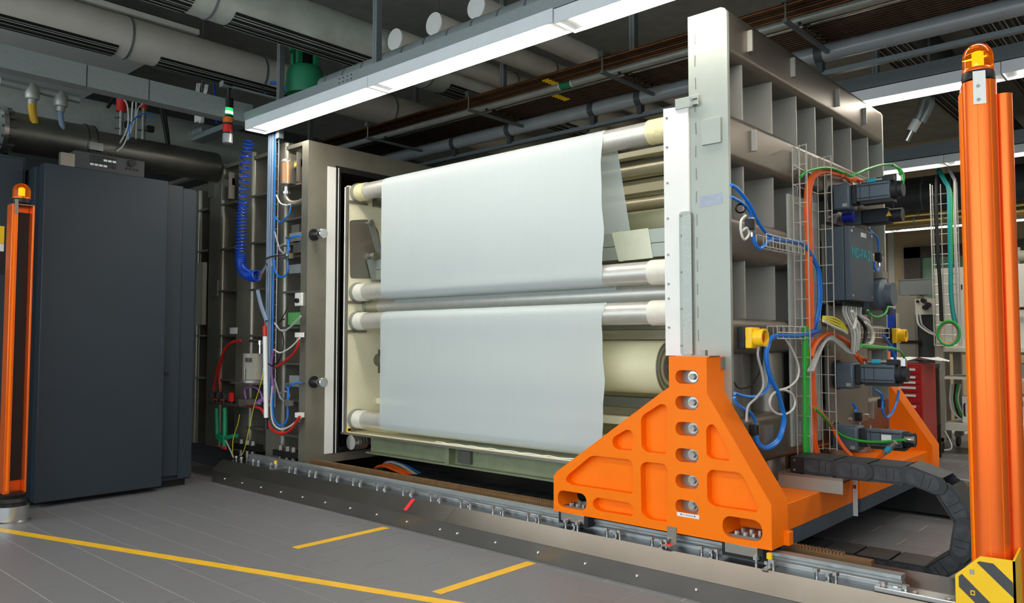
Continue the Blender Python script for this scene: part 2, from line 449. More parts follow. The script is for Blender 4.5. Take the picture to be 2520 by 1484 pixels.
# ================================================================== RAIL BEDS
def poly_bar(prof, x0, x1): return B().prism(prof, lambda a, b, d: V(d, a, b), x0, x1)
RX0, RX1 = -5.92, -0.55
def rail_bed(sgn, yc, label, near):
    """bed mirrored about its rail centre yc; sgn=+1 has its ramp towards -Y"""
    Y = lambda y: yc + sgn*(y-3.26)
    t = thing('guide_rail_bed', label, 'guide rail', (RX0, yc, 0))
    poly_bar([(Y(3.04),0),(Y(3.04),0.09),(Y(3.044),0.09),(Y(3.044),0)], RX0, RX1).build('skirt_plate', 'ramp_steel', t)
    xm = xs(1108, 1283, 3.08) if near else -3.0
    for x0, x1 in ((RX0, xm-0.001), (xm+0.001, RX1)):
        poly_bar([(Y(3.041),0.0885),(Y(3.0385),0.092),(Y(3.124),0.164),(Y(3.127),0.161)], x0, x1).build('ramp_plate', 'ramp_steel', t)
    poly_bar([(Y(3.126),0.02),(Y(3.126),0.162),(Y(3.52),0.162),(Y(3.52),0.02)], RX0, RX1).build('top_plate', 'plate_dark', t)
    poly_bar([(Y(3.044),0),(Y(3.044),0.09),(Y(3.126),0.158),(Y(3.126),0)], RX0, RX0+0.006).build('end_plate', 'ramp_steel', t)
    rx1 = -0.93
    poly_bar([(Y(3.225),0.162),(Y(3.225),0.176),(Y(3.238),0.184),(Y(3.238),0.192),(Y(3.228),0.198),(Y(3.228),0.212),(Y(3.282),0.212),(Y(3.282),0.198),(Y(3.272),0.192),(Y(3.272),0.184),(Y(3.285),0.176),(Y(3.285),0.162)], RX0+0.2, rx1).build('linear_rail', 'rail_steel', t)
    rack = [(-5.1,0.162)]; x = -5.1
    while x < -1.2:
        rack += [(x,0.205),(x+0.003,0.217),(x+0.0085,0.217),(x+0.0115,0.205)]; x += 0.0145
    rack += [(x,0.205),(x+0.11,0.205),(x+0.115,0.162)]
    B().prism(rack, lambda a, b, d: V(a, Y(3.39)+sgn*d, b), 0, 0.035).build('gear_rack', 'rack_brown', t)
    bolt = None; x = -5.78
    while x < RX1-0.1:
        for dx in (0, 0.075):
            if bolt is None:
                bolt = B().cyl((x,Y(3.165),0.162),(x,Y(3.165),0.19),0.008,8).hexa((x,Y(3.165),0.186),(x,Y(3.165),0.2),0.0145).build('bolt', 'steel_bright', t); bx = x
            else: dup(bolt, (x+dx-bx, 0, 0), t)
        dup(bolt, (x+0.038-bx, sgn*0.022, -0.016), t)
        x += 0.253
    if near:
        st = None
        for zx, zy in ((184,365),(293,392),(410,420),(533,453),(668,486),(809,519),(963,560),(1128,602),(1315,648),(1521,695),(1626,720),(1864,782),(2128,842),(2420,915),(2742,993),(3110,1076)):
            p = on(480+zx/2.52, 1040+zy/2.52, 'y', 3.04)
            if st is None:
                st = B().lathe([(0.009,0),(0.009,0.003),(0.0075,0.006),(0.004,0.009),(0.0,0.01)], (p.x,3.04,0.045), (0,-1,0), 10).build('dome_screw', 'steel_bright', t); s0 = p.x
            else: dup(st, (p.x-s0, 0, 0), t)
        B()._hull([V(*q) for q in ((-3.62,3.052,0.1045),(-3.59,3.052,0.1045),(-3.59,3.118,0.1605),(-3.62,3.118,0.1605),(-3.62,3.05,0.1055),(-3.59,3.05,0.1055),(-3.59,3.116,0.1615),(-3.62,3.116,0.1615))]).build('red_mark', 'red_tape', t, label='short red tape mark on the sloped plate')
    return t
rail_bed(1, 3.26, 'long steel guide rail bed with sloped skirt in front of the machine', True)
rail_bed(-1, 5.72, 'steel guide rail bed running along the far side behind the machine', False)
# two small limit posts with yellow caps on the near rail bed
def limit_post(p, label):
    t = thing('limit_post', label, 'limit post', (p.x, p.y, 0.162), 'limit posts on the near rail bed')
    B().box(p.x-0.012, p.x+0.012, p.y-0.05, p.y+0.09, 0.162, 0.168).build('base', 'steel', t)
    B().cyl((p.x,p.y,0.168),(p.x,p.y,0.2),0.008,10).build('pin', 'steel_bright', t)
    B().cyl((p.x,p.y,0.2),(p.x,p.y,0.222),0.012,10).build('cap', 'yellow', t)
es = thing('end_stop', 'bright steel end stop plate with screws at the right end of the near rail', 'end stop', (-0.86, 3.17, 0.162))
B().box(-1.0,-0.72,3.135,3.215,0.162,0.182).build('plate', 'steel_bright', es, 0.003)
for x in (-0.97,-0.86,-0.75): B().lathe([(0.011,0),(0.011,0.004),(0.006,0.008)], (x,3.15,0.182), (0,0,1), 12).build('screw', 'steel', es)
limit_post(on(678,1153,'z',0.165), 'small pin with yellow cap beside the tall steel flange')
limit_post(on(1894,1396,'z',0.165), 'small pin with yellow cap beside the orange foot corner')
# ================================================================== ORANGE FEET
FY0, FY1 = 3.18, 3.345
def f5(x, y):
    p = on(1330+x/2.649, 840+y/2.649, 'y', FY0); return (p.x, p.z)
def foot_geometry():
    out = [f5(822,92), f5(1070,95), f5(1075,320), f5(1497,1075), f5(1505,1365), f5(78,1105), f5(78,880), f5(115,842), f5(790,332), f5(822,295)]
    xl, xr, xn0, xn1 = -2.582, -1.415, -1.896, -1.704
    out = [(xn0,1.031),(xn1,1.031),(xn1,0.868),(xr,0.42),(xr,0.23),(xl,0.23),(xl,0.405),(f5(110,846)[0],f5(110,846)[1]),(f5(790,332)[0],f5(790,332)[1]),(xn0,0.888)]
    P = [[(655,505),(672,478),(780,408),(815,412),(826,440),(826,736),(690,722),(658,690)],
         [(468,645),(480,622),(560,575),(590,580),(604,610),(604,712),(500,705),(472,680)],
         [(165,900),(180,870),(320,752),(350,745),(580,770),(604,800),(604,995),(200,935),(170,915)],
         [(652,810),(680,785),(805,797),(828,830),(828,1180),(700,1160),(658,1120)],
         [(340,1060),(345,1035),(370,1018),(580,1052),(606,1085),(606,1142),(380,1105),(350,1085)],
         [(1080,570),(1100,543),(1125,540),(1150,570),(1240,735),(1235,780),(1110,765),(1083,740)],
         [(1085,865),(1110,836),(1290,855),(1325,880),(1420,1085),(1410,1115),(1130,1075),(1088,1040)]]
    pockets = [(round_poly([f5(*q) for q in L], 0.018, 4), 0.042) for L in P]
    slots = []
    for cy in (233,402,572,745,915,1082):
        a = f5(880, cy-8)[0]; bq = f5(1030, cy+8)[0]; zc = f5(955, cy)[1]; hh = 0.031
        slots.append(rrect(a, bq, zc-hh, zc+hh, hh*0.92, 5))
    zc = f5(205,1036)
    slots.append(rrect(f5(113,1020)[0], f5(300,1050)[0], zc[1]-0.042, zc[1]+0.042, 0.036, 5))
    zc = f5(1317,1222)
    slots.append(rrect(f5(1187,1200)[0], f5(1447,1245)[0], zc[1]-0.045, zc[1]+0.045, 0.04, 5))
    return out, slots, pockets
def carriage_block(t, x, y0, y1):
    blk = B().box(x-0.075, x+0.075, y0-0.012, y1+0.012, 0.178, 0.23).build('carriage', 'steel', t, 0.002)
    B().box(x-0.086, x-0.075, y0-0.014, y1+0.014, 0.176, 0.229).box(x+0.075, x+0.1, y0-0.014, y1+0.014, 0.176, 0.229).box(x-0.075, x+0.075, y0-0.013, y1+0.013, 0.176, 0.19).build('carriage_seal', 'black', blk)
def make_foot(near):
    out, slots, pockets = foot_geometry()
    if near:
        y0 = FY0; t3 = XZ(FY0); lab = 'big orange cast foot with pockets and slots in front of the machine'; yy = (3.19, 3.33)
    else:
        y0 = 5.8; t3 = lambda a, b, d: V(a, 5.8-d, b); lab = 'orange cast foot at the far side behind the motors'; yy = (5.65, 5.79)
    t = thing('machine_foot', lab, 'machine foot', (-2.0, (FY0+FY1)/2 if near else 5.7, 0.176), 'orange machine feet')
    B().plate(out, slots[6:], t3, 0.165, pockets+[(L, 0.062) for L in slots[:6]]).build('casting', 'orange', t, 0.0025, 2)
    carriage_block(t, -2.46, *yy); carriage_block(t, -1.553, *yy)
    # little bolts seen through the bottom slots, standing on the carriage tops
    sg = 1 if near else -1; bl = None
    for xb in (-2.46, -1.553):
        zb = 0.262 if xb < -2 else 0.266
        B().box(xb-0.075, xb+0.075, y0+sg*0.02, y0+sg*0.15, zb-0.02, zb).build('base_pad', 'steel_dark', t)
        for dx in (-0.04, 0.0, 0.04):
            for dy in (0.045, 0.105):
                c = V(xb+dx, y0+sg*dy, zb)
                if bl is None: bl = B().hexa(c, c+V(0,0,0.012), 0.011).build('bolt', 'steel_bright', t); b0 = c
                else: dup(bl, c-b0, t)
    if near:
        for L in slots[:6]:
            ax = sum(q[0] for q in L)/len(L)+0.005; az = sum(q[1] for q in L)/len(L)
            B().prism([(ax-0.005+(q[0]-ax+0.005)*0.97, az+(q[1]-az)*0.97) for q in L], XZ(FY0), 0.055, 0.0615).build('clamp_plate', 'steel', t)
            w = B().cyl((ax, FY0+0.055, az),(ax, FY0+0.048, az),0.025,20).build('washer', 'steel_bright', t)
            B().hexa((ax, FY0+0.048, az),(ax, FY0+0.034, az),0.016).build('hex_head', 'steel_face', w)
            dup(w, (0.055, 0, 0), t)
        p0 = f5(890,1120); p1 = f5(1035,1158)
        s = B().box(p0[0], p1[0], FY0-0.0008, FY0, p1[1]-0.002, p1[1]+0.016).build('sticker', 'label_white', t, label='white sticker strip under the lowest slot')
        text_mesh('sticker_text', '■ SD - Dichtung 01 ■', 0.008, 'ink', s, ((p0[0]+p1[0])/2, FY0-0.0012, p1[1]+0.007), FACE_MY, 0.0002)
        # steel block and key on the shoulder
        B().box(-1.80, -1.70, 3.20, 3.30, 1.031, 1.035).box(-1.765, -1.74, 3.235, 3.26, 1.035, 1.06).build('shoulder_key', 'steel', t)
        B().box(-1.705, -1.697, 3.31, 3.345, 0.975, 1.028).build('shim', 'steel', t)
        B().box(-1.42, -1.392, 3.30, 3.345, 0.23, 0.288).build('rear_lip', 'orange', t, 0.002)
        # pointer bracket
        bp = on(1654, 1310, 'y', FY0)
        br = B().box(bp.x-0.024, bp.x+0.024, FY0-0.004, FY0, bp.z-0.05, bp.z+0.025).box(bp.x-0.024, bp.x+0.024, FY0-0.06, FY0, bp.z-0.054, bp.z-0.05).build('pointer_bracket', 'steel', t)
        B().prism([(bp.x-0.006,FY0-0.055),(bp.x+0.012,FY0-0.055),(bp.x+0.014,FY0-0.03),(bp.x+0.02,FY0-0.03),(bp.x+0.003,FY0-0.006),(bp.x-0.014,FY0-0.03),(bp.x-0.008,FY0-0.03)], lambda a, b, d: V(a, b, bp.z-0.0499+d), 0, 0.0008).build('red_arrow', 'red_tape', br)
    return t
make_foot(True); make_foot(False)
# orange cross beams joining the feet
def cross_beam(x0, x1, y0, y1, lab, plate=False):
    t = thing('cross_beam', lab, 'machine beam', ((x0+x1)/2, (y0+y1)/2, 0.195), 'orange beams under the machine')
    B().box(x0, x1, y0, y1, 0.268, 0.386).build('beam', 'orange', t, 0.003)
    B().box(x0+0.01, x1-0.002, y0, y1, 0.198, 0.268).build('base_channel', 'dark_box', t)
    if plate:
        B().box(x1-0.001, x1+0.02, y1-0.01, y1, 0.2, 0.385).build('end_sign', 'white_plastic', t)
        B().box(x1+0.002, x1+0.017, y1-0.0115, y1-0.01, 0.34, 0.36).build('red_mark', 'red', t)
    return t
cross_beam(-1.95, -1.44, 3.345, 4.235, 'orange beam over grey channel reaching back from the front foot', True)
cross_beam(-1.95, -1.44, 4.34, 5.63, 'orange beam over grey channel under the cable chain, farther of the two')
# ================================================================== DOOR CARRIAGE (ribbed steel door on the feet)
DX0, DX1, DY0, DY1, DZ0, DZ1 = -1.87, -1.667, 3.345, 5.63, 0.388, 2.672
door = thing('chamber_door', 'tall ribbed stainless steel chamber door standing on the orange feet', 'machine door', (-1.77, 4.48, 0.388))
def post_plate(y0, y1):
    out = [(DX0,DZ0),(DX1,DZ0),(DX1,DZ1-0.03),(DX1-0.01,DZ1-0.009),(DX1-0.03,DZ1),(DX0,DZ1)]
    return B().plate(out, [], lambda a, b, d: V(a, y0+d, b), y1-y0)
post_plate(DY0, DY0+0.022).build('side_plate', 'steel_face', door, 0.002)
post_plate(DY1-0.022, DY1).build('side_plate', 'steel_face', door, 0.002)
B().box(DX0, DX0+0.03, DY0+0.022, DY1-0.022, DZ0, DZ1).build('back_plate', 'steel_rib', door)
def hbeam(z0, z1, name='rib_beam', y0=DY0+0.022, y1=DY1-0.022, r=0.035):
    prof = [(DX0+0.03,z0)] + [(DX1-r+r*math.sin(t), z0+r-r*math.cos(t)) for t in [math.pi/2*k/6 for k in range(7)]] + \
           [(DX1-r+r*math.cos(t), z1-r+r*math.sin(t)) for t in [math.pi/2*k/6 for k in range(7)]] + [(DX0+0.03,z1)]
    b = B(); bmv = [[b.bm.verts.new((p[0], y, p[1])) for p in prof] for y in (y0, y1)]
    n = len(prof)
    for i in range(n):
        f = b.bm.faces.new((bmv[0][i], bmv[0][(i+1)%n], bmv[1][(i+1)%n], bmv[1][i])); f.smooth = True
    b.bm.faces.new(bmv[0]); b.bm.faces.new(list(reversed(bmv[1])))
    return b.build(name, 'steel_beam', door)
BEAMS = [(2.445,2.672),(1.944,2.172),(1.485,1.684),(1.04,1.208),(0.505,0.74)]
for z0, z1 in BEAMS: hbeam(z0, z1)
RIBY = [3.54, 3.88, 4.2, 4.47, 4.74, 5.06, 5.38]
for (z0, z1) in ((2.172,2.445),(1.684,1.944),(1.208,1.485)):
    for y in RIBY:
        B().box(DX0+0.03, DX1-0.022, y-0.007, y+0.007, z0, z1).build('rib', 'steel_rib', door)
for (z0, z1) in ((0.74,1.04),(0.388,0.505)):
    for y in (3.5, 3.97, 4.44, 4.9, 5.36):
        B().cyl((DX0+0.09,y,z0),(DX0+0.09,y,z1),0.085,24).build('stiffener_tube', 'steel', door)
# little welded tabs on the beams
for u, v in ((1850,100),(1955,165),(2065,240),(2131,285),(1860,345),(1959,395),(1976,620),(1976,823),(1972,1062),(2148,1010)):
    p = on(u, v, 'x', DX1+0.02)
    B().box(DX1-0.004, DX1+0.024, p.y-0.006, p.y+0.006, p.z-0.052, p.z+0.052).build('tab', 'steel_rib', door)
# small cover plate, blue paint smear plate and bracket on the front edge
p0, p1 = on(1727,297,'y',3.34), on(1775,350,'y',3.34)
B().box(p0.x, p1.x, DY0-0.012, DY0, p1.z, p0.z).build('cover_plate', 'steel_face', door, 0.001)
p0, p1 = on(1723,484,'y',3.345), on(1777,504,'y',3.345)
B().prism([(p0.x,p0.z),(p1.x,p0.z+0.006),(p1.x+0.004,p1.z+0.01),(p0.x-0.003,p1.z)], XZ(DY0-0.0012), 0, 0.0012).build('tape_residue', 'blue_smear', door, label='pale blue tape residue on the steel post')
# weld seam along the side plate
for k in range(14):
    z = 1.1+0.11*k
    B().cyl((DX0+0.036+0.002*math.sin(k*3), DY0-0.0005, z),(DX0+0.036, DY0-0.0005, z+0.055),0.0022,6).build('weld_bead', 'steel_dark', door)
# white guard panel in front of the roller ends
g = thing('guard_panel', 'tall white guard panel covering the roller ends beside the steel post', 'guard panel', (-1.94, 3.34, 1.031))
gx0, gx1 = -2.004, -1.868
B().plate([(gx0,1.031),(gx1,1.031),(gx1,2.235),(gx0,2.245)], [], XZ(3.333), 0.012).build('panel', 'white_plastic', g)
sc = None
for v in (291,363,451,538,627,699,735,806,555):
    u = 1641+ (v-290)*0.011
    c = on(u, v, 'y', 3.333)
    if v == 555: continue
    if sc is None: sc = B().cyl((c.x,3.333,c.z),(c.x,3.329,c.z),0.006,10).build('screw', 'steel_dark', g); s0 = c
    else: dup(sc, (c.x-s0.x, 0, c.z-s0.z), g)
qx0, qz1 = on(1671,524,'y',3.33).x, on(1671,522,'y',3.33).z
B().plate(round_poly([(qx0,1.031),(gx1+0.01,1.031),(gx1+0.01,qz1),(qx0,qz1)],0.02), [], XZ(3.329), 0.004).build('screen_frame', 'steel_face', g)
B().box(qx0+0.016, gx1+0.012, 3.3275, 3.329, 1.04, qz1-0.02).build('perforated_screen', 'perforated', g)
for v in (531,580,670,760,851):
    c = on(1675+(v-531)*0.006, v, 'y', 3.329); dup(sc, (c.x-s0.x, -0.004, c.z-s0.z), g)
hb0, hb1 = on(1661,240,'y',3.325), on(1719,262,'y',3.325)
hb = B().box(on(1661,250,'y',3.325).x, on(1718,250,'y',3.325).x, 3.325, 3.333, on(1690,264,'y',3.325).z, on(1690,238,'y',3.325).z).build('holding_bracket', 'steel_face', g, 0.001)
for dz in (0.013, -0.016):
    c = on(1707,250,'y',3.32)
    k = B().cyl((c.x-0.012,3.325,c.z+dz),(c.x-0.012,3.315,c.z+dz),0.008,10).build('screw_head', 'steel_bright', hb)
    B().box(c.x-0.012, c.x+0.016, 3.3235, 3.3252, c.z+dz-0.003, c.z+dz+0.003).build('slot', 'black', hb)
# ================================================================== WINDING UNIT
WX0, WX1, WY0, WY1 = -5.06, -1.90, 3.66, 5.35
wf = thing('winder_frame', 'cream painted winder frame with left end plate and bottom tray', 'machine frame', (-3.5, 4.5, 0.22))
ztop = on(850,458,'y',WY0).z
ep = B().box(WX0, WX0+0.03, WY0, WY1, 0.4, ztop).build('end_plate', 'cream', wf, 0.002)
B().box(WX0-0.012, WX0+0.002, WY0-0.006, WY0+0.03, 0.4, ztop-0.01).build('edge_rail', 'white_plastic', wf)
B().box(WX0+0.002, WX0+0.034, WY0-0.004, WY0+0.004, 0.4, ztop-0.01).build('edge_strip', 'steel', wf)
B().box(WX1-0.06, WX1-0.03, WY0+0.02, WY1, 0.42, 2.25).build('end_plate', 'cream', wf)
tr = B().box(WX0-0.03, WX1-0.03, WY0, WY1, 0.388, 0.402).build('bottom_tray', 'tray_cream', wf)
B().box(WX0-0.03, WX1-0.03, WY0-0.006, WY0, 0.384, 0.4).build('tray_edge', 'steel', tr)
# web sheet lying on the tray
B()._hull([V(-4.0,3.70,0.4022),V(-2.72,3.69,0.4022),V(-2.4,3.80,0.4022),V(-4.0,3.86,0.4022),V(-4.0,3.70,0.404),V(-2.72,3.69,0.404),V(-2.4,3.80,0.404),V(-4.0,3.86,0.404)]).build('lying_sheet', 'tape_clear', tr)
B().tube([(-4.05+0.06*i, 3.697+0.004*math.sin(i*1.7), 0.407+0.003*math.sin(i*2.3)) for i in range(24)], 0.003, 5, True, 3).build('torn_edge', 'white_plastic', tr)
bm_ = B().box(WX0+0.2, WX1-0.03, WY0+0.11, WY0+0.15, 0.25, 0.388).box(WX0+0.2, WX1-0.03, WY0+0.06, WY0+0.15, 0.25, 0.262).build('support_beam', 'green_steel', wf)
for x in (-3.95, -2.9, -2.2): B().box(x-0.02, x+0.02, WY0+0.05, WY0+0.11, 0.262, 0.388).build('gusset', 'green_steel', bm_)
for x in (-3.88, -2.83): B().box(x, x+0.12, WY0+0.085, WY0+0.11, 0.275, 0.36).build('pocket_cover', 'steel_dark', bm_)
B().box(WX0+0.2, WX1-0.03, WY1-0.15, WY1-0.1, 0.25, 0.388).build('support_beam', 'green_steel', wf)
wr_ = B().cyl((WX0+0.08, WY0+0.14, 0.325),(WX0+0.08, WY0+0.01, 0.325),0.056,28)
rl = wr_.build('support_wheel', 'steel_bright', wf); B().cyl((WX0+0.08, WY0+0.14, 0.325),(WX0+0.08, WY0+0.3, 0.325),0.03,20).build('wheel_axle', 'steel', rl)
for k in range(4): B().cyl((WX0+0.08, WY0+0.045+0.025*k, 0.325),(WX0+0.08, WY0+0.052+0.025*k, 0.325),0.0585,28).build('wheel_rib', 'steel', rl)
# steel brackets on the end plate
def epz(u, v): p = on(u, v, 'x', WX0+0.034); return (p.y, p.z)
fan = B().prism(round_poly([epz(860,542), epz(905,540), epz(930,565), epz(938,610), epz(937,660), epz(915,685), epz(862,685)],0.03), lambda a, b, d: V(WX0+0.03+d, a, b), 0, 0.006).build('fan_plate', 'steel', wf)
B().prism(round_poly([epz(903,545), epz(915,540), epz(938,612), epz(938,640), epz(925,625)],0.006), lambda a, b, d: V(WX0+0.04+d, a, b), 0, 0.006).build('lever', 'steel_face', fan)
c = epz(908,549); B().cyl((WX0+0.03,c[0],c[1]),(WX0+0.06,c[0],c[1]),0.018,16).build('pivot_pin', 'steel_bright', fan)
B().prism([epz(900,640), epz(938,630), epz(938,690), epz(912,692)], lambda a, b, d: V(WX0+0.045+d, a, b), 0, 0.006).build('flap', 'steel_face', fan)
c = epz(915,630); B().cyl((WX0+0.04,c[0],c[1]),(WX0+0.09,c[0],c[1]),0.03,16).build('knob', 'steel_bright', fan)
c0, c1 = epz(931,860), epz(938,918); B().box(WX0+0.03, WX0+0.036, c0[0], c1[0]+0.02, c1[1], c0[1]).build('strap_plate', 'steel', wf)
c0, c1 = epz(917,487), epz(938,512); B().box(WX0+0.03, WX0+0.08, c0[0], c1[0]+0.05, c1[1], c0[1]).build('block', 'steel_dark', wf)
c0 = on(849,1056,'x',WX0+0.03); B().box(WX0+0.03, WX0+0.05, WY0+0.0, WY0+0.03, 0.4, 0.43).build('yellow_plug', 'yellow', wf)
# rollers
RR = 0.064
def roller(y, z, label, r=RR, x0=WX0+0.03, x1=WX1-0.06, m='roller', col='collar', collars=True, lc=0.13, rc=-2.335, cat='roller', grp='rollers in the winder'):
    t = thing('roller', label, cat, ((x0+x1)/2, y, z-r), grp)
    B().cyl((x0+0.01,y,z),(x1-0.01,y,z),r,36).build('tube', m, t)
    if collars:
        B().cyl((x0+0.035,y,z),(x0+lc,y,z),r+0.006,36).build('collar', col, t)
        B().cyl((rc,y,z),(-2.17,y,z),r+0.006,36).build('collar', col, t)
        B().box(-2.17,-2.14,y-r*0.9,y+r*0.9,z-r*0.9,z+r*0.9).build('end_block', 'white_plastic', t, 0.004)
        B().cyl((x0,y,z),(x0+0.035,y,z),r+0.014,24).build('bearing_seat', 'steel_face', t)
        B().cyl((x1-0.03,y,z),(x1,y,z),r+0.01,24).build('bearing_seat', 'steel_face', t)
        B().box(x0, x0+0.02, y-r-0.02, y+r+0.02, z-r-0.024, z-r-0.004).build('seat_bracket', 'steel', t)
    return t
RY = 3.75
Z1, Z2, Z4, Z5 = 2.27, 1.482, 1.257, 0.497
roller(RY, Z1, 'topmost bare metal roller with yellowed end collars', col='collar_yellow')
roller(RY, Z2, 'metal roller that turns the upper web at its lower edge')
roller(3.872, 1.375, 'bare metal roller set back between the upper and lower web', r=0.058, m='roller', collars=True, col='roller_cream', lc=0.16, rc=-2.27)
roller(RY, Z4, 'metal roller at the top of the lower web')
roller(RY, Z5, 'lowest metal roller just above the cream tray')
# back rollers, seen at the right through the gap
def back(u, v0, v1, Y): 
    a, b = on(u, v0, 'y', Y), on(u, v1, 'y', Y); return (a.z+b.z)/2, abs(a.z-b.z)/2
for (v0, v1, Y, lab, m) in ((392,436,4.45,'matt grey cream roller under the topmost roller, upper of the back pair','roller_cream'),
                            (480,518,4.6,'dark matt roller above the small cream film roll','roller_cream')):
    z, r = back(1590, v0, v1, Y); roller(Y, z, lab, r=r, m=m, collars=False)
for (v0, v1, Y, lab) in ((365,380,4.3,'flat cream crossbar directly beneath the topmost roller'),(440,472,4.5,'cream crossbar between the two back rollers'),(474,482,4.55,'thin dark cream crossbar above the lower back roller')):
    z, r = back(1590, v0, v1, Y)
    B().box(WX0+0.03, WX1-0.06, Y, Y+0.08, z-r, z+r).build('crossbar', 'cream_dark', wf, 0.004)
z, r = back(1590, 518, 580, 4.35)
fr_ = thing('film_roll', 'small cream film roll above the taped steel crossbar', 'film roll', (-3.5, 4.35, z-r), 'film rolls')
B().cyl((-4.6,4.35,z),(-2.35,4.35,z),r,40).build('film_winding', 'roll_cream', fr_)
xq = on(1632,545,'y',4.35).x
B().cyl((-2.35,4.35,z),(-2.33,4.35,z),r*1.05,40).build('end_flange', 'yellow', fr_); B().cyl((WX0+0.03,4.35,z),(WX1-0.06,4.35,z),r*0.5,24).build('core', 'steel', fr_)
# steel box crossbar with tape patch
bz0, bz1 = zs(1560,637,3.92), zs(1560,568,3.92)
bb = B().box(WX0+0.03, WX1-0.06, 3.92, 4.05, bz0, bz1).build('box_crossbar', 'steel_face', wf, 0.004)
a0, a1 = xs(1505,600,3.915), xs(1606,600,3.915)
B().prism([(a0,bz1+0.002),(a1-0.03,bz1+0.006),(a1,bz0-0.004),(a0+0.05,bz0-0.008)], XZ(3.9165), 0, 0.003).build('tape_patch', 'tape_clear', bb)
B().prism([(a0+0.02,bz1-0.002),(a0+0.07,bz1+0.006),(a0+0.12,bz0),(a0+0.07,bz0-0.012)], XZ(3.9145), 0, 0.002).build('tape_patch', 'tape_clear', bb)
B().box(WX0+0.03, WX1-0.06, 3.9195, 3.92, (bz0+bz1)/2-0.002, (bz0+bz1)/2+0.002).build('groove', 'black', bb)
# lower big film roll, with layered end
LR = 0.155; LY, LZ = 3.97, 0.95
lr = thing('film_roll', 'large cream film roll behind the lower web beside the orange foot', 'film roll', (-3.5, LY, LZ-LR), 'film rolls')
B().cyl((-4.75,LY,LZ),(-2.36,LY,LZ),LR,56).build('film_winding', 'roll_cream', lr)
for k, (r, m) in enumerate(((0.15,'steel_face'),(0.136,'cream_dark'),(0.122,'steel_face'),(0.105,'roll_cream'),(0.085,'steel_face'))):
    B().cyl((-2.36,LY,LZ),(-2.357+0.0012*k,LY,LZ),r,48).build('layer_edge', m, lr)
B().cyl((WX0+0.03,LY,LZ),(WX1-0.06,LY,LZ),0.05,24).build('core_shaft', 'steel_dark', lr)
for (v0, v1, Y, lab, m) in ((796,812,4.1,'dark steel crossbar under the lower web roller','steel_dark'),(812,836,4.2,'grey crossbar right above the large film roll','cream_dark'),(976,1003,4.1,'brown steel crossbar below the large film roll','steel_dark'),(1006,1022,4.3,'pale crossbar beneath the large film roll, lower one','cream_dark'),(1026,1046,3.95,'cream angle bar low down beside the orange foot','cream')):
    z, r = back(1540, v0, v1, Y)
    B().box(WX0+0.03, WX1-0.06, Y, Y+0.06, z-r, z+r).build('crossbar', m, wf, 0.003)
# dark back panel closing the winder
B().box(WX0+0.03, WX1-0.06, 5.0, 5.02, 0.402, 0.9).build('rear_panel', 'cream_dark', wf)
# ---- the web
FX0, FX1 = -4.647, -2.624
R2 = RR+0.0035
def arc(y, z, a0, a1, n=10): return [(y+R2*math.cos(math.radians(a0+(a1-a0)*k/n)), z+R2*math.sin(math.radians(a0+(a1-a0)*k/n))) for k in range(n+1)]
upper = [(4.02,1.60),(3.93,1.86)] + arc(RY, Z1, 20, 180, 12) + [(RY-R2, Z1-(Z1-Z2)*k/12) for k in range(1,12)] + arc(RY, Z2, 180, 330, 12) + [(3.83,1.448),(3.812,1.40)]
lower = [(3.86,1.435),(3.84,1.30)] + arc(RY, Z4, 40, 180, 12) + [(RY-R2, Z4-(Z4-Z5)*k/12) for k in range(1,12)] + arc(RY, Z5, 180, 270, 8) + [(3.85,Z5-R2),(4.3,Z5-R2)]
wob = lambda t: 0.008*math.sin(t*26)+0.004*math.sin(t*61)
tag(B().sheet(upper, FX0, FX1, 8, wob).build('film_web', 'film', None, sharp=180), 'pale translucent web hanging from the topmost roller, upper sheet', 'film web', 'webs in the winder')
tag(B().sheet(lower, FX0, FX1, 8, wob).build('film_web', 'film', None, sharp=180), 'pale translucent web over the lower roller pair, lower sheet', 'film web', 'webs in the winder')
# ================================================================== CEILING LIGHTS
FL = 1.55; LW = 0.176; LZ0 = 2.75; LH = 0.076
def light_fixture(x0, y0, label, grp, z0=LZ0, L=FL):
    t = thing('ceiling_light', label, 'ceiling light', (x0+L/2, y0+LW/2, z0), grp)
    x1 = x0+L-0.004; y1 = y0+LW; z1 = z0+LH
    B().box(x0,x1,y0,y0+0.004,z0,z1).box(x0,x1,y1-0.004,y1,z0,z1).box(x0,x1,y0+0.004,y1-0.004,z1-0.006,z1).box(x0,x0+0.004,y0+0.004,y1-0.004,z0,z1-0.006).box(x1-0.004,x1,y0+0.004,y1-0.004,z0,z1-0.006).build('housing', 'lamp_white', t)
    for s, xa in ((1, x0+0.004), (-1, x1-0.004)):
        B().box(min(xa,xa+s*0.075), max(xa,xa+s*0.075), y0+0.004, y1-0.004, z0+0.02, z0+0.026).build('end_reflector', 'lamp_white', t)
    B().box(x0+0.08, x1-0.08, y0+0.006, y1-0.006, z0+0.012, z0+0.02).build('diffuser', 'diffuser', t)
    return t
def channel(name, x0, x1, y0, y1, z0, z1, m, label, cat='cable channel'):
    t = thing(name, label, cat, ((x0+x1)/2, (y0+y1)/2, z0), 'galvanised cable channels')
    B().box(x0,x1,y0,y1,z0,z0+0.004).box(x0,x1,y0,y0+0.004,z0+0.004,z1).box(x0,x1,y1-0.004,y1,z0+0.004,z1).build('tray', m, t)
    return t
r1y = 3.096
light_fixture(-5.61, r1y, 'white fluorescent ceiling light whose left end hangs above the blue coiled hose', 'front row of ceiling lights')
light_fixture(-4.06, r1y, 'middle fluorescent ceiling light of the front row above the web', 'front row of ceiling lights')
t = light_fixture(-2.50, r1y-0.004, 'fluorescent ceiling light with bent front plate nearest the steel post', 'front row of ceiling lights', LZ0-0.012)
light_fixture(-0.95, r1y, 'fluorescent ceiling light of the front row right of the steel post', 'front row of ceiling lights')
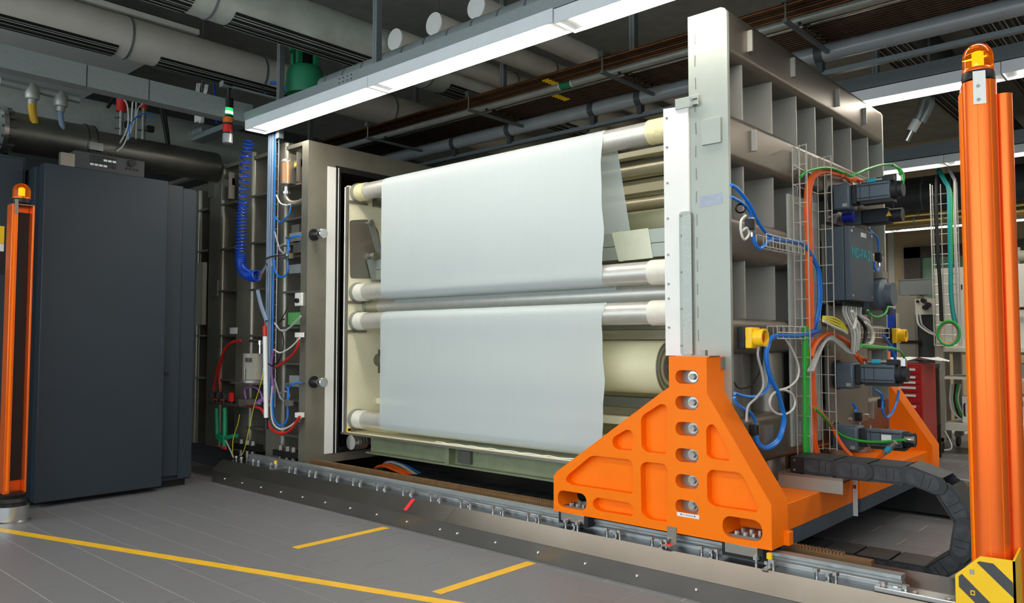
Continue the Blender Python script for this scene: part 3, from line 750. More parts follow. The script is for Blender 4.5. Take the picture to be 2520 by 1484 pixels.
ch = channel('cable_channel', -5.72, 1.0, r1y+0.03, r1y+LW-0.02, 2.838, 2.91, 'galvanised', 'galvanised channel carrying the front row of ceiling lights')
for i in range(4):
    for j in range(2):
        B().box(-4.42+0.045*i, -4.405+0.045*i, r1y+0.0285, r1y+0.031, 2.86+0.028*j, 2.866+0.028*j).build('slot', 'black', ch)
for i, x in enumerate((-2.5, -0.95, 0.6)):
    light_fixture(x, 5.56, 'fluorescent ceiling light of the second row beyond the ribbed door, %s from the door' % ('first','second','third')[i], 'second row of ceiling lights')
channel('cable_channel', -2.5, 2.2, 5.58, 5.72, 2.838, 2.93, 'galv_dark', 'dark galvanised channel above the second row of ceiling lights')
for i, x in enumerate((-3.4, -1.85, -0.3, 1.25)):
    light_fixture(x, 8.02, 'fluorescent ceiling light of the third row far behind the motors, %s from the left' % ('first','second','third','fourth')[i], 'third row of ceiling lights')
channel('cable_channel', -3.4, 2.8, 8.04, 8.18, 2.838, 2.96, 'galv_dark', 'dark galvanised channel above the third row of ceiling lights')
for i, x in enumerate((-4.6, -3.05, -1.5, 0.05)):
    light_fixture(x, 10.55, 'fluorescent ceiling light in the farthest row before the beige wall, %s from the left' % ('first','second','third','fourth')[i], 'farthest row of ceiling lights', 2.5)
for j, y in enumerate((0.62, -1.85)):
    for i, x in enumerate((-4.65, -3.1, -1.55, 0.0, 1.55)):
        light_fixture(x, y, 'fluorescent ceiling light of the %s row on the camera side, %s from the left' % (('nearer','farther')[j], ('first','second','third','fourth','fifth')[i]), 'ceiling lights on the camera side')
# ================================================================== DUCTS
def ring(t, c, ax, r, w=0.006): B().cyl(Vector(c)-Vector(ax)*0.008, Vector(c)+Vector(ax)*0.008, r+w, 40).build('joint_ring', 'galv_dark', t)
def y_duct(x, z, r, y0, y1, label, slots=(), rings=(), m='duct', caps=False):
    t = thing('air_duct', label, 'air duct', (x, (y0+y1)/2, z-r), 'round ceiling ducts')
    B().cyl((x,y0,z),(x,y1,z),r,48).build('pipe', m, t)
    for y in rings: ring(t, (x,y,z), (0,1,0), r)
    for (a, bq) in slots:
        for k, ang in enumerate((-120,-103,-86,-69,-52)):
            th = math.radians(ang); c = V(math.cos(th), 0, math.sin(th)); tn = V(-math.sin(th), 0, math.cos(th))
            o = V(x, (a+bq)/2, z)
            B().obox(o+c*r, (0.014, bq-a, r*0.215), Matrix((c, V(0,1,0), tn)).transposed()).build('louvre_slot', 'duct_slot', t)
            B().obox(o+c*(r+0.006)-tn*0.004, (0.006, bq-a, 0.005), Matrix((c, V(0,1,0), tn)).transposed()).build('louvre_fin', 'duct', t)
    return t
yd = lambda u, v, z=3.3: on(u, v, 'z', z).y
y_duct(-6.22, 3.45, 0.16, -2.0, 8.5, 'grey slotted air duct at the upper left above the cabinet', [(0.2, 2.33), (yd(400,148), yd(720,232))], (1.1, 2.42, 3.55, 5.0), 'duct_paint')
y_duct(-4.985, 3.45, 0.178, -2.0, 10.5, 'galvanised slotted air duct crossing above the ceiling light end', [(0.0, yd(468,22,3.27)), (yd(592,42,3.27), yd(905,150,3.27)+0.25), (4.6, 6.6)], (yd(520,40,3.27), 4.4, 6.9), 'duct')
for k, (x, lab) in enumerate(((-4.70,'lowest in the picture, left of its two neighbours'), (-4.25,'middle of the three'), (-3.81,'highest, nearest the top picture edge'))):
    t = y_duct(x, 3.45, 0.085, 3.85, 10.8, 'grey duct with round white end cap, ' + lab, (), (5.2, 7.4), 'duct_paint')
    B().cyl((x,3.84,3.45),(x,3.85,3.45),0.085,40).build('end_cap', 'white_plastic', t)
    B().box(x-0.003,x+0.003,4.3,4.306,3.53,4.0).build('hanger_wire', 'galv_dark', t)
sd = thing('spiral_duct', 'galvanised spiral duct running along above the front row of lights', 'air duct', (-2.5, 3.42, 2.95), 'round ceiling ducts')
B().cyl((-5.0,3.42,3.03),(2.5,3.42,3.03),0.08,32).build('pipe', 'galvanised', sd)
for k in range(26): ring(sd, (-4.9+0.22*k,3.42,3.03), (1,0,0), 0.08, 0.002)
# ribbed corrugated black duct near the post top, upper right
bd = thing('corrugated_duct', 'dark corrugated duct above the top of the steel post', 'air duct', (-2.3, 4.4, 3.4))
B().cyl((-2.9,4.7,3.62),(-1.7,4.1,3.52),0.13,28).build('pipe', 'pipe_dark', bd)
for k in range(8):
    f = 0.3+0.08*k; c = V(-2.9+1.2*f, 4.7-0.6*f, 3.62-0.1*f); ring(bd, c, V(1.2,-0.6,-0.1).normalized(), 0.13, 0.008)
# hangers
def hanger(u, v, Y, z0, label, w=0.022):
    x = xs(u, v, Y)
    t = thing('strut_hanger', label, 'hanger', (x, Y, z0), 'strut hangers from the ceiling')
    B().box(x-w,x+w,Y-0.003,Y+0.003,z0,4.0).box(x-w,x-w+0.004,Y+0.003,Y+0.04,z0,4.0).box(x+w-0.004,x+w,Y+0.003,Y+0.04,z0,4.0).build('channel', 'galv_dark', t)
    for s in (-1, 1): B().box(x+s*0.012-0.003,x+s*0.012+0.003,Y-0.005,Y-0.003,z0,4.0).build('lip', 'galvanised', t)
hanger(923, 80, 3.14, 2.91, 'long strut hanger rising from the front light channel near its middle')
hanger(686, 150, 3.3, 2.7, 'strut hanger beside the green motor valve')
hanger(1555, 90, 4.3, 3.02, 'strut hanger right of the three white-capped ducts')
hanger(1235, 190, 4.75, 3.02, 'strut hanger in front of the copper pipe rack, left one')
hanger(1020, 300, 5.3, 3.0, 'dim strut hanger behind the copper pipes above the chamber roof')
hanger(2152, 160, 5.65, 2.93, 'strut hanger holding the second row of lights beside the door top')
hanger(760, 330, 5.0, 2.6, 'dim strut hanger behind the left chamber flange')
# ================================================================== PIPE RACK
RZ = 3.0
ORD = 'first second third fourth fifth sixth seventh eighth ninth tenth eleventh twelfth thirteenth fourteenth fifteenth sixteenth seventeenth eighteenth nineteenth twentieth'.split()
ya = on(1446,163,'z',RZ).y; yb = on(1446,252,'z',RZ).y
NP = 20
for k in range(NP):
    y = ya+(yb-ya)*k/(NP-1); big = k in (6,)
    if big: continue
    r = 0.011 if k in (0, 9) else 0.0085
    m = 'steel_bright' if k == 9 else ('copper' if k in (0,3,5,8) else 'copper_dark')
    dz = 0.0 if k < 7 else -0.02
    lab = {0:'front copper pipe of the ceiling rack',9:'bright steel tube in the middle of the ceiling pipe rack'}.get(k, 'thin copper pipe in the ceiling rack, %s from its front edge' % ORD[k])
    tag(B().cyl((-6.6,y,RZ+0.02+dz),(2.5,y,RZ+0.02+dz),r,10).build('copper_pipe', m), lab, 'pipe', 'copper pipes in the ceiling rack')
y6 = ya+(yb-ya)*6/(NP-1)
ip = thing('insulated_pipe', 'pale grey plastic pipe with green label between the copper pipes', 'pipe', (-3, y6, RZ-0.03))
xg = on(1388,221,'y',y6-0.03).x
B().cyl((-6.6,y6,RZ),(2.5,y6,RZ),0.03,20).build('pipe', 'insul', ip); B().cyl((xg-0.05,y6,RZ),(xg+0.05,y6,RZ),0.0308,20).build('label_band', 'green_paint', ip)
for dx in (-0.06,0.05): B().cyl((xg+dx,y6,RZ),(xg+dx+0.01,y6,RZ),0.0309,20).build('label_edge', 'label_white', ip)
for k, (u, v) in enumerate(((1491,155),(1163,250),(920,323),(1933,20))):
    x = on(u,v,'z',RZ).x
    t = thing('pipe_bracket', 'cross bracket of the copper pipe rack, place %s' % ('in front of the door post','left of the middle','farthest left above the chamber','right above the door top')[k], 'pipe bracket', (x, ya, RZ-0.08), 'brackets of the copper pipe rack')
    B().box(x-0.02,x+0.02,ya-0.03,ya+0.45,RZ+0.03,RZ+0.07).build('strut', 'galv_dark', t)
    B().cyl((x,ya-0.01,RZ-0.08),(x,ya-0.01,RZ+0.03),0.006,8).build('threaded_rod', 'steel', t)
    B().box(x-0.012,x+0.012,ya-0.02,yb+0.1,RZ-0.085,RZ-0.065).build('lower_strut', 'galv_dark', t)
    for j in range(6): B().cyl((x-0.01,ya+0.2+0.08*j,RZ-0.02),(x+0.01,ya+0.2+0.08*j,RZ-0.02),0.013,10).build('clamp', 'black', t)
for (u, v, m, lab) in ((1352,205,'yellow','yellow marking tags on the upper copper pipes'),(1400,245,'yellow','yellow marking tags on the lower copper pipes')):
    p = on(u, v, 'z', RZ); 
    t = thing('pipe_tags', lab, 'pipe tags', p, 'yellow pipe tags')
    for j in range(5):
        q = V(p.x+0.03*j*0, ya+0.06+(yb-ya)/(NP-1)*(j+(0 if v < 230 else 8)), RZ+0.008-(0 if v < 230 else 0.02))
        B().cyl((p.x-0.03,q.y,RZ+0.02-(0 if v<230 else 0.02)),(p.x+0.03,q.y,RZ+0.02-(0 if v<230 else 0.02)),0.0125,10).build('tag', m, t)
gp_y = on(1460,270,'z',2.94).y
gp = thing('drain_pipe', 'thick grey plastic pipe running below the copper rack across the hall', 'pipe', (-3, gp_y, 2.88))
B().cyl((-7.0,gp_y,2.94),(3,gp_y,2.94),0.055,28).build('pipe', 'pipe_grey', gp)
for u, v in ((1255,310),(1460,262),(1575,235),(2018,128),(1120,340)):
    x = on(u,v,'y',gp_y).x
    B().cyl((x-0.025,gp_y,2.94),(x+0.025,gp_y,2.94),0.06,28).build('rubber_sleeve', 'pipe_dark', gp)
    B().box(x-0.02,x+0.02,gp_y-0.02,gp_y+0.03,2.82,2.885).build('saddle', 'pipe_dark', gp)
tag(B().box(-7.0,3,gp_y+0.0,gp_y+0.045,2.80,2.83).build('support_rail', 'galv_dark'), 'dark strut rail carrying the thick grey plastic pipe', 'rail')
# ================================================================== VACUUM CHAMBER (left)
CY0 = 3.345
ch = thing('vacuum_chamber', 'dark stainless vacuum chamber with open flange and ribbed side wall', 'vacuum chamber', (-6.7, 4.5, 0.17))
fo = [(CY0,0.172),(5.63,0.172),(5.63,2.632),(CY0,2.632)]
op = [(3.615,0.24),(5.36,0.24),(5.36,2.462),(3.615,2.462)]
B().plate(fo, [op], YZ(-5.107), 0.085).build('flange', 'steel_chamber', ch, 0.003)
B().box(-5.107,-5.1,3.517,3.592,0.242,2.458).build('seal_strip', 'white_plastic', ch)
B().plate([(3.592,0.24),(5.385,0.24),(5.385,2.475),(3.592,2.475)], [[(3.64,0.28),(5.34,0.28),(5.34,2.43),(3.64,2.43)]], YZ(-5.1), 0.02).build('black_gasket', 'black', ch)
B().box(-5.103,-5.097,3.612,3.619,0.24,2.46).build('seal_line', 'white_plastic', ch)
CXL = -8.4
B().box(CXL,-5.192,3.59,3.61,0.17,2.62).box(CXL,-5.192,5.37,5.39,0.17,2.62).box(CXL,-5.192,3.61,5.37,2.462,2.48).box(CXL,-5.192,3.61,5.37,0.2,0.24).box(CXL,CXL+0.02,3.61,5.37,0.24,2.462).build('shell', 'steel_chamber', ch)
def vbeam(u0, u1, vt, m='steel_chamber'):
    x0, x1 = xs(u0, 700, 3.40), xs(u1, 700, 3.40); zt = zs(u1, vt, 3.40); r = 0.032
    prof = [(x0,3.59),(x0,3.392)] + [(x1-r+r*math.sin(t), 3.392+r-r*math.cos(t)) for t in [math.pi/2*k/6 for k in range(7)]] + [(x1,3.59)]
    b = B(); b.prism(prof, lambda a, c, d: V(a, c, d), 0.18, zt)
    for f in b.bm.faces: f.smooth = len(f.verts) == 4
    b.build('upright_beam', m, ch, sharp=25)
vbeam(515, 546, 405); vbeam(585, 621, 375); vbeam(662, 702, 352); vbeam(478, 490, 470)
def rib(u0, u1, v, um, z=None):
    x0, x1 = xs(u0, 700, 3.42), xs(u1, 700, 3.42); zz = zs(um, v, 3.395)
    B().box(x0, x1, 3.385, 3.59, zz-0.008, zz+0.008).build('rib', 'steel', ch)
for v in (455, 538, 600, 632, 718, 806, 896, 986, 1074): rib(702, 748, v, 728)
for v in (480, 596, 712, 826, 930, 1056): rib(621, 662, v, 640)
for v in (500, 611, 715, 826, 936): rib(546, 585, v, 565)
for v in (517, 618, 826, 930): rib(488, 516, v, 500)
# chamber roof girders
B().box(-8.4,-5.2,3.40,3.45,2.63,2.66).build('roof_edge', 'steel_chamber', ch)
# lifting lugs
for u, v in ((566,455),(733,410)):
    p = on(u, v, 'y', 3.37); 
    B().box(p.x-0.055,p.x-0.042,3.33,3.385,p.z-0.13,p.z+0.1).box(p.x+0.042,p.x+0.055,3.33,3.385,p.z-0.13,p.z+0.1).box(p.x-0.055,p.x+0.055,3.36,3.385,p.z-0.01,p.z+0.05).build('lifting_lug', 'steel', ch)
p = on(735,405,'y',3.36); B().box(p.x-0.05,p.x+0.0,3.352,3.358,p.z-0.01,p.z+0.018).build('yellow_sticker', 'yellow', ch)
p = on(523,458,'y',3.39); B().box(p.x-0.05,p.x+0.04,3.375,3.392,p.z-0.1,p.z+0.12).build('weld_plate', 'steel', ch)
for u, v in ((530,710),(735,600),(730,575)):
    p = on(u, v, 'y', 3.39); B().box(p.x-0.06,p.x+0.05,3.38,3.392,p.z-0.07,p.z+0.07).build('weld_plate', 'steel_chamber', ch)
# levelling feet on the rail bed
for u, v in ((618,1096),(716,1112)):
    p = on(u, v, 'y', 3.36)
    lf = B().box(p.x-0.16,p.x+0.12,3.30,3.40,p.z-0.035,p.z+0.01).build('levelling_plate', 'black', ch)
    for dx in (-0.1, 0.0, 0.08):
        B().hexa((p.x+dx,3.33,p.z+0.01),(p.x+dx,3.33,p.z+0.045),0.022).cyl((p.x+dx,3.33,0.162),(p.x+dx,3.33,p.z+0.012),0.018,12).build('levelling_bolt', 'steel', lf)
# two clamp pins on the flange
for v, lab in ((578,'upper'),(940,'lower')):
    p = on(772, v, 'x', -5.107)
    t = thing('clamp_pin', 'chrome clamp pin with black seat on the chamber flange, %s of two' % lab, 'clamp pin', (-5.1, p.y, p.z-0.03), 'clamp pins on the chamber flange')
    B().cyl((-5.107,p.y,p.z),(-5.098,p.y,p.z),0.045,20).build('seat_ring', 'black', t)
    B().lathe([(0.016,0),(0.016,0.06),(0.02,0.062),(0.038,0.085),(0.038,0.12),(0.034,0.125)], (-5.098,p.y,p.z), (1,0,0), 20).build('pin', 'steel_bright', t)
# ================================================================== DARK CABINET
cb = thing('control_cabinet', 'tall dark blue grey control cabinet behind the small orange column', 'cabinet', (-6.3, 2.2, 0))
B().box(-6.9,-5.92,1.74,2.86,0.05,2.285).build('body', 'cabinet', cb, 0.004)
B().box(-5.92,-5.815,1.765,2.6,0.035,2.30).build('door', 'cabinet', cb, 0.006)
dr = B().box(-5.92,-5.885,2.61,2.745,0.09,2.29).build('door', 'cabinet', cb, 0.003)
B().box(-5.886,-5.88,2.63,2.665,0.84,0.87).build('handle', 'black', dr)
B().box(-5.925,-5.9,2.75,2.86,0.06,2.27).build('side_strip', 'cabinet', cb, 0.003)
B().box(-6.88,-5.96,1.76,2.84,0.0,0.05).build('plinth', 'black', cb)
c2 = thing('control_cabinet', 'dark cabinet at the left picture edge behind the orange column', 'cabinet', (-6.5, 0.9, 0))
B().box(-7.1,-6.05,0.3,1.72,0.05,2.36).build('body', 'cabinet', c2, 0.004)
B().box(-6.05,-6.03,0.32,1.2,0.1,2.34).build('door', 'cabinet', c2, 0.003); B().box(-6.05,-6.03,1.21,1.70,0.1,2.34).build('door', 'cabinet', c2, 0.003)
B().box(-6.03,-6.02,1.56,1.6,1.55,1.7).build('vent_rib', 'black', c2); B().box(-6.03,-6.015,1.3,1.66,0.55,0.58).box(-6.03,-6.015,1.3,1.66,0.3,0.33).build('trim_bar', 'black', c2)
B().box(-7.08,-6.1,0.32,1.7,0.0,0.05).build('plinth', 'black', c2)
pz = on(2, 600, 'x', -6.02)
st = tag(B().box(-6.03,-6.027,pz.y-0.2,pz.y+0.02,pz.z-0.16,pz.z).build('paper_notice', 'label_white'), 'white paper notice cut by the left picture edge', 'paper')
st = tag(B().box(-6.03,-6.0265,pz.y-0.2,pz.y+0.02,pz.z+0.002,pz.z+0.12).build('paper_notice', 'yellow'), 'yellow paper notice at the left picture edge above the white one', 'paper')
# rack console on the cabinet roof
con = thing('rack_console', 'grey rack console with keypad and knob lying on the cabinet top', 'console', (-6.0, 2.2, 2.30))
XC = -5.94
def cz(u, v): p = on(u, v, 'x', XC); return p.y, p.z
ya0, za0 = cz(184,395); ya1, za1 = cz(356,408)
zc0, zc1 = 2.29, cz(184,369)[1]
B().box(XC-0.3,XC,ya0,ya1,zc0,zc1).build('housing', 'pipe_dark', con, 0.003)
B().box(XC-0.04,XC+0.002,ya0-0.09,ya0,zc0,zc1-0.03).build('side_bracket', 'steel', con)
c = cz(324,402); B().cyl((XC,c[0],c[1]),(XC+0.015,c[0],c[1]),0.028,20).build('knob', 'black', con)
for i in range(7):
    c = cz(224+9*i, 373+1.4*i); B().box(XC,XC+0.004,c[0]-0.011,c[0]+0.011,c[1]-0.008,c[1]+0.004).build('button', 'black', con)
for i in range(6):
    for j in range(4):
        c = cz(226+11*i, 383+7*j+1.8*i)
        w = (j == 3 and i < 4) or (j == 1 and i > 2)
        B().box(XC,XC+0.005,c[0]-0.012,c[0]+0.012,c[1]-0.007,c[1]+0.007).build('key', 'label_white' if w else 'rubber', con)
for i in range(4):
    c = cz(312+9*i, 415+1.5*i); B().cyl((XC,c[0],c[1]),(XC+0.006,c[0],c[1]),0.008,10).build('jack', 'black', con)
# ================================================================== VACUUM PIPE above the cabinet
PX, PZ, PR = -6.62, 2.655, 0.15
vp = thing('vacuum_pipe', 'wide brushed steel vacuum pipe running above the dark cabinet', 'vacuum pipe', (PX, 2.4, PZ-PR))
B().cyl((PX,1.72,PZ),(PX,2.30,PZ),PR,48).build('wide_section', 'steel_dark', vp)
B().cyl((PX,2.28,PZ-0.005),(PX,3.37,PZ-0.005),PR-0.02,48).build('narrow_section', 'steel_dark', vp)
for y in (1.72,): B().cyl((PX,y-0.03,PZ),(PX,y,PZ),PR+0.03,48).build('end_flange', 'steel_bright', vp)
B().cyl((PX,2.26,PZ),(PX,2.34,PZ),PR+0.008,48).build('clamp_band', 'steel_dark', vp)
for dy in (2.27,2.33): B().cyl((PX,dy-0.003,PZ),(PX,dy+0.003,PZ),PR+0.011,48).build('band_edge', 'black', vp)
B().box(PX+PR-0.03,PX+PR+0.03,2.26,2.36,PZ-0.07,PZ-0.01).build('band_latch', 'steel_bright', vp)
for k in range(14):
    th = 2*math.pi*k/14; c = V(PX+(PR+0.012)*math.cos(th), 1.72, PZ+(PR+0.012)*math.sin(th))
    B().hexa(c+V(0,-0.045,0), c+V(0,0.05,0), 0.011).build('flange_bolt', 'steel_bright', vp)
# big grey ducts crossing behind the vacuum pipe (dark)
dk = thing('large_duct', 'big dark grey duct behind the vacuum pipe under the cable channel', 'air duct', (-7.4, 3, 2.7))
zd = on(130,228,'x',-7.5).z-0.26
B().cyl((-7.5,0.5,zd),(-7.5,6.5,zd),0.26,48).build('pipe', 'duct', dk)
# small header pipe with two hose drops
hp = thing('header_pipe', 'galvanised header pipe with two hose drops above the vacuum pipe', 'pipe', (-6.45, 1.9, 2.9))
q0, q1 = on(0,200,'x',-6.5), on(195,245,'x',-6.5)
B().cyl(q0, q1, 0.03, 14).build('pipe', 'galvanised', hp)
for u, v, m, lab in ((80,225,'yellow_hose','y'),(150,243,'blue_pale','b')):
    p = on(u, v, 'x', -6.5)
    bowl = B().lathe([(0.02,0.06),(0.048,0.02),(0.048,-0.05),(0.042,-0.06),(0.03,-0.065),(0.028,-0.1)], p, (0,0,1), 18).build('hose_coupling', 'insul', hp)
    B().tube([p+V(0,0,-0.08), p+V(0,0.002,-0.14), p+V(0.0,0.02,-0.24)], 0.028 if lab=='y' else 0.02, 10).build('hose', m, bowl)
# trunking under the ducts
tk = thing('cable_trunking', 'galvanised cable trunking crossing below the ducts at upper left', 'cable trunking', (-5.78, 2.2, 2.84), 'galvanised cable channels')
zt0 = on(300,232,'x',-5.68).z; zt1 = on(300,180,'x',-5.68).z
for a, bq in ((-1.0, on(213,170,'x',-5.68).y), (on(216,170,'x',-5.68).y, on(366,210,'x',-5.68).y), (on(369,210,'x',-5.68).y, 3.2)):
    B().box(-5.80,-5.68,a,bq,zt0,zt1).build('trunking_section', 'galvanised', tk)
tr2 = thing('cable_trunking', 'galvanised trunking branch sloping down behind the stack light', 'cable trunking', (-6.2, 3.4, 2.65), 'galvanised cable channels')
B().bar(on(470,350,'y',3.5), on(600,300,'y',3.5), 0.12, 0.05).build('trunking_section', 'galvanised', tr2)
sp = thing('flexible_duct', 'short galvanised flexible duct left of the stack light', 'air duct', on(440,340,'y',3.4), 'round ceiling ducts')
pa, pb = on(400,358,'y',3.45), on(505,318,'y',3.45)
B().cyl(pa, pb, 0.035, 20).build('pipe', 'galvanised', sp)
for k in range(6):
    c = pa.lerp(pb, (k+0.5)/6); B().cyl(c-(pb-pa)*0.008, c+(pb-pa)*0.008, 0.038, 20).build('corrugation', 'galvanised', sp)
# valves with red heads
for k, (u, vt, vb, lab) in enumerate(((297,240,340,'slim valve stem with red cylinder head above the console, left of two'),(352,250,350,'slim valve stem with smaller red head above the console, right of two'))):
    p = on(u, vb, 'x', -6.62); zt = on(u, vt, 'x', -6.62).z
    t = thing('stem_valve', lab, 'valve', p, 'red headed valves above the console')
    hh = 0.115 if k == 0 else 0.06
    B().cyl(p+V(0,0,-0.02), (p.x,p.y,zt-hh), 0.017, 14).build('stem', 'steel_bright', t)
    B().cyl((p.x,p.y,zt-hh),(p.x,p.y,zt),0.04 if k == 0 else 0.026,20).build('head', 'red', t)
    for f in (0.35, 0.75):
        z = p.z+(zt-hh-p.z)*f; B().box(p.x-0.012,p.x+0.012,p.y-0.05,p.y+0.02,z-0.006,z+0.006).build('clamp_lever', 'steel_bright', t)
    B().box(p.x+0.01,p.x+0.05,p.y+0.02,p.y+0.07,p.z+0.09,p.z+0.14).build('sensor', 'black', t)
def cable(pts, r, m, label, grp=None, name='cable', cat='cable', n=7, sub=6):
    return tag(B().tube(pts, r, n, True, sub).build(name, m), label, cat, grp)
X4 = lambda pts, X: [on(u, v, 'x', X) for u, v in pts]
Y4 = lambda pts, Y: [on(u, v, 'y', Y) for u, v in pts]
cable(X4([(300,240),(312,255),(316,285),(312,320),(290,360),(276,372)], -6.5), 0.006, 'white_cable', 'white cable from the red valve head down to the console, left strand', 'white cables above the console')
cable(X4([(328,225),(325,270),(322,310),(305,355),(288,373)], -6.45), 0.006, 'white_cable', 'white cable hanging from the trunking to the console, middle strand', 'white cables above the console')
cable(X4([(335,226),(334,280),(322,325),(312,350)], -6.52), 0.006, 'white_cable', 'white cable hanging from the trunking behind the red valves, right strand', 'white cables above the console')
cable(X4([(350,255),(338,275),(334,352)], -6.55), 0.005, 'white_cable', 'short white cable beside the smaller red valve head', 'white cables above the console')
cable(X4([(320,340),(318,310),(340,285),(360,280),(380,290)], -6.45), 0.006, 'blue_cable', 'thin blue air hose looping over the red headed valves')
cable(X4([(265,265),(285,240),(330,235),(370,238),(400,262),(410,310),(415,355)], -6.7), 0.014, 'black', 'thick black cable looping above the vacuum pipe')
cable(X4([(372,238),(392,255),(402,300),(412,356)], -6.6), 0.014, 'black', 'thick black cable dropping beside the red valves')
# ================================================================== STACK LIGHT
SY = 3.0
p = on(561, 285, 'y', SY); zz = lambda v: zs(561, v, SY)
sl = thing('stack_light', 'signal tower with lit green, orange and red lamps under the ceiling', 'stack light', (p.x, SY, zz(352)), None)
B().cyl((p.x,SY,zz(352)),(p.x,SY,zz(330)),0.038,24).build('cap', 'pipe_grey', sl)
for va, vb in ((330,326),(308,303),(289,284),(267,243)): B().cyl((p.x,SY,zz(va)),(p.x,SY,zz(vb)),0.039,24).build('separator', 'black', sl)
B().cyl((p.x,SY,zz(326)),(p.x,SY,zz(308)),0.037,24).build('red_lamp', 'lamp_red', sl)
B().cyl((p.x,SY,zz(303)),(p.x,SY,zz(289)),0.037,24).build('orange_lamp', 'lamp_orange', sl)
gl = B().cyl((p.x,SY,zz(284)),(p.x,SY,zz(267)),0.037,24).build('green_lamp', 'lamp_green', sl)
B().cyl((p.x,SY,zz(281)),(p.x,SY,zz(275)),0.0375,24).build('bright_core', 'lamp_green_core', gl)
B().lathe([(0.012,0),(0.012,0.06),(0.03,0.09),(0.034,0.1)], (p.x,SY,zz(243)), (0,0,1), 16).build('foot', 'black', sl)
B().box(p.x-0.03,p.x+0.03,SY-0.06,SY+0.05,zz(218),zz(215)).box(p.x-0.03,p.x+0.03,SY-0.06,SY-0.055,zz(216),zz(205)).box(p.x-0.012,p.x+0.012,SY-0.05,SY+0.75,zz(214)-0.004,zz(214)+0.012).build('mounting_arm', 'galvanised', sl)
# white junction box and cable coil near it
t = thing('junction_box', 'small white junction box with cables left of the stack light', 'junction box', on(490,292,'y',3.3))
p = on(490,292,'y',3.3)
B().box(p.x-0.035,p.x+0.035,3.27,3.32,p.z-0.035,p.z+0.035).build('box', 'white_plastic', t, 0.004)
B().box(p.x+0.035,p.x+0.075,3.28,3.31,p.z-0.05,p.z+0.06).build('clip', 'white_plastic', t)
B().cyl((p.x+0.055,3.295,p.z+0.06),(p.x+0.055,3.295,4.0),0.006,8).build('drop_rod', 'galv_dark', t)
for k in range(3): cable(Y4([(485+4*k,205),(484+3*k,228),(497,240),(508-3*k,228),(512-3*k,208)], 3.3), 0.006, 'white_cable', 'hanging loop of white cable above the white junction box, %s strand' % ('left','middle','right')[k], 'white cable loops left of the stack light')
cable(Y4([(527,207),(530,250),(533,305)], 3.32), 0.008, 'blue_hose', 'thin blue tube hanging down left of the stack light')
# ================================================================== GREEN MOTOR VALVE
GY = 3.55
p = on(750, 230, 'y', GY); zz = lambda v: zs(750, v, GY)
gv = thing('motor_valve', 'green motor valve behind the front ceiling light', 'valve', (p.x, GY, zz(235)))
B().lathe([(0.15,0),(0.155,0.05),(0.15,0.16),(0.135,0.215),(0.12,0.23)], (p.x,GY,zz(235)), (0,0,1), 28).build('body', 'green_paint', gv)
B().cyl((p.x,GY,zz(165)),(p.x,GY,zz(132)),0.055,18).build('shaft', 'black', gv)
for a in range(4):
    th = a*math.pi/2+0.5; B().box(p.x+0.1*math.cos(th)-0.02,p.x+0.1*math.cos(th)+0.02,GY+0.1*math.sin(th)-0.02,GY+0.1*math.sin(th)+0.02,zz(166),zz(130)).build('yoke_leg', 'green_paint', gv)
B().lathe([(0.125,0),(0.13,0.03),(0.115,0.06),(0.06,0.09)], (p.x,GY,zz(132)), (0,0,1), 28).build('top_flange', 'green_paint', gv)
B().cyl((p.x,GY,zz(132)+0.08),(p.x,GY,4.0),0.03,16).build('supply_pipe', 'galv_dark', gv)
cable(Y4([(652,230),(655,210),(675,203),(700,215),(710,235)], 3.6), 0.014, 'blue_cable', 'short blue tube arching beside the green motor valve')
# ================================================================== HOSES AND FITTINGS ON THE CHAMBER WALL
# cable ladder
LYY = 3.34
cl = thing('cable_ladder', 'vertical wire ladder on the chamber wall beside the blue coiled hose', 'cable tray', (xs(668,1000,LYY), LYY, zs(668,1010,LYY)))
zt, zb = zs(668,335,LYY), zs(668,1000,LYY); xa, xb = xs(660,700,LYY), xs(681,700,LYY)
for k in range(4):
    x = xa+(xb-xa)*k/3; B().cyl((x,LYY,zb),(x,LYY,zt),0.0035,6).build('long_wire', 'wire', cl)
z = zb
while z < zt:
    B().cyl((xa,LYY-0.004,z),(xb,LYY-0.004,z),0.003,6).build('cross_wire', 'wire', cl); z += 0.1
for k, (dx, m, lab) in enumerate(((0.15,'blue_pale','pale blue cable bundled on the wire ladder, outer left'),(0.35,'blue_pale','pale blue cable bundled on the wire ladder, inner left'),(0.6,'blue_pale','pale blue cable bundled on the wire ladder, inner right'),(0.85,'blue_cable','bright blue tube on the right edge of the wire ladder'))):
    x = xa+(xb-xa)*dx
    cable([(x,LYY-0.02,zb+0.02),(x+0.004,LYY-0.022,(zt+zb)/2-0.3),(x-0.003,LYY-0.02,(zt+zb)/2+0.3),(x,LYY-0.02,zt)], 0.011 if k < 3 else 0.007, m, lab, 'cables on the wire ladder')
cable(Y4([(672,860),(668,910),(673,960),(664,985),(640,985),(622,1000),(600,998)], 3.3), 0.01, 'purple_cable', 'purple cable bundle curling at the foot of the wire ladder')
cable(Y4([(606,985),(603,960),(612,952),(632,955),(645,975),(640,995)], 3.3), 0.009, 'purple_cable', 'purple cable loop above the valve shelf')
cable(Y4([(604,990),(618,995),(640,990),(655,975)], 3.31), 0.012, 'grey_cable', 'grey ribbed hose under the purple cable loop')
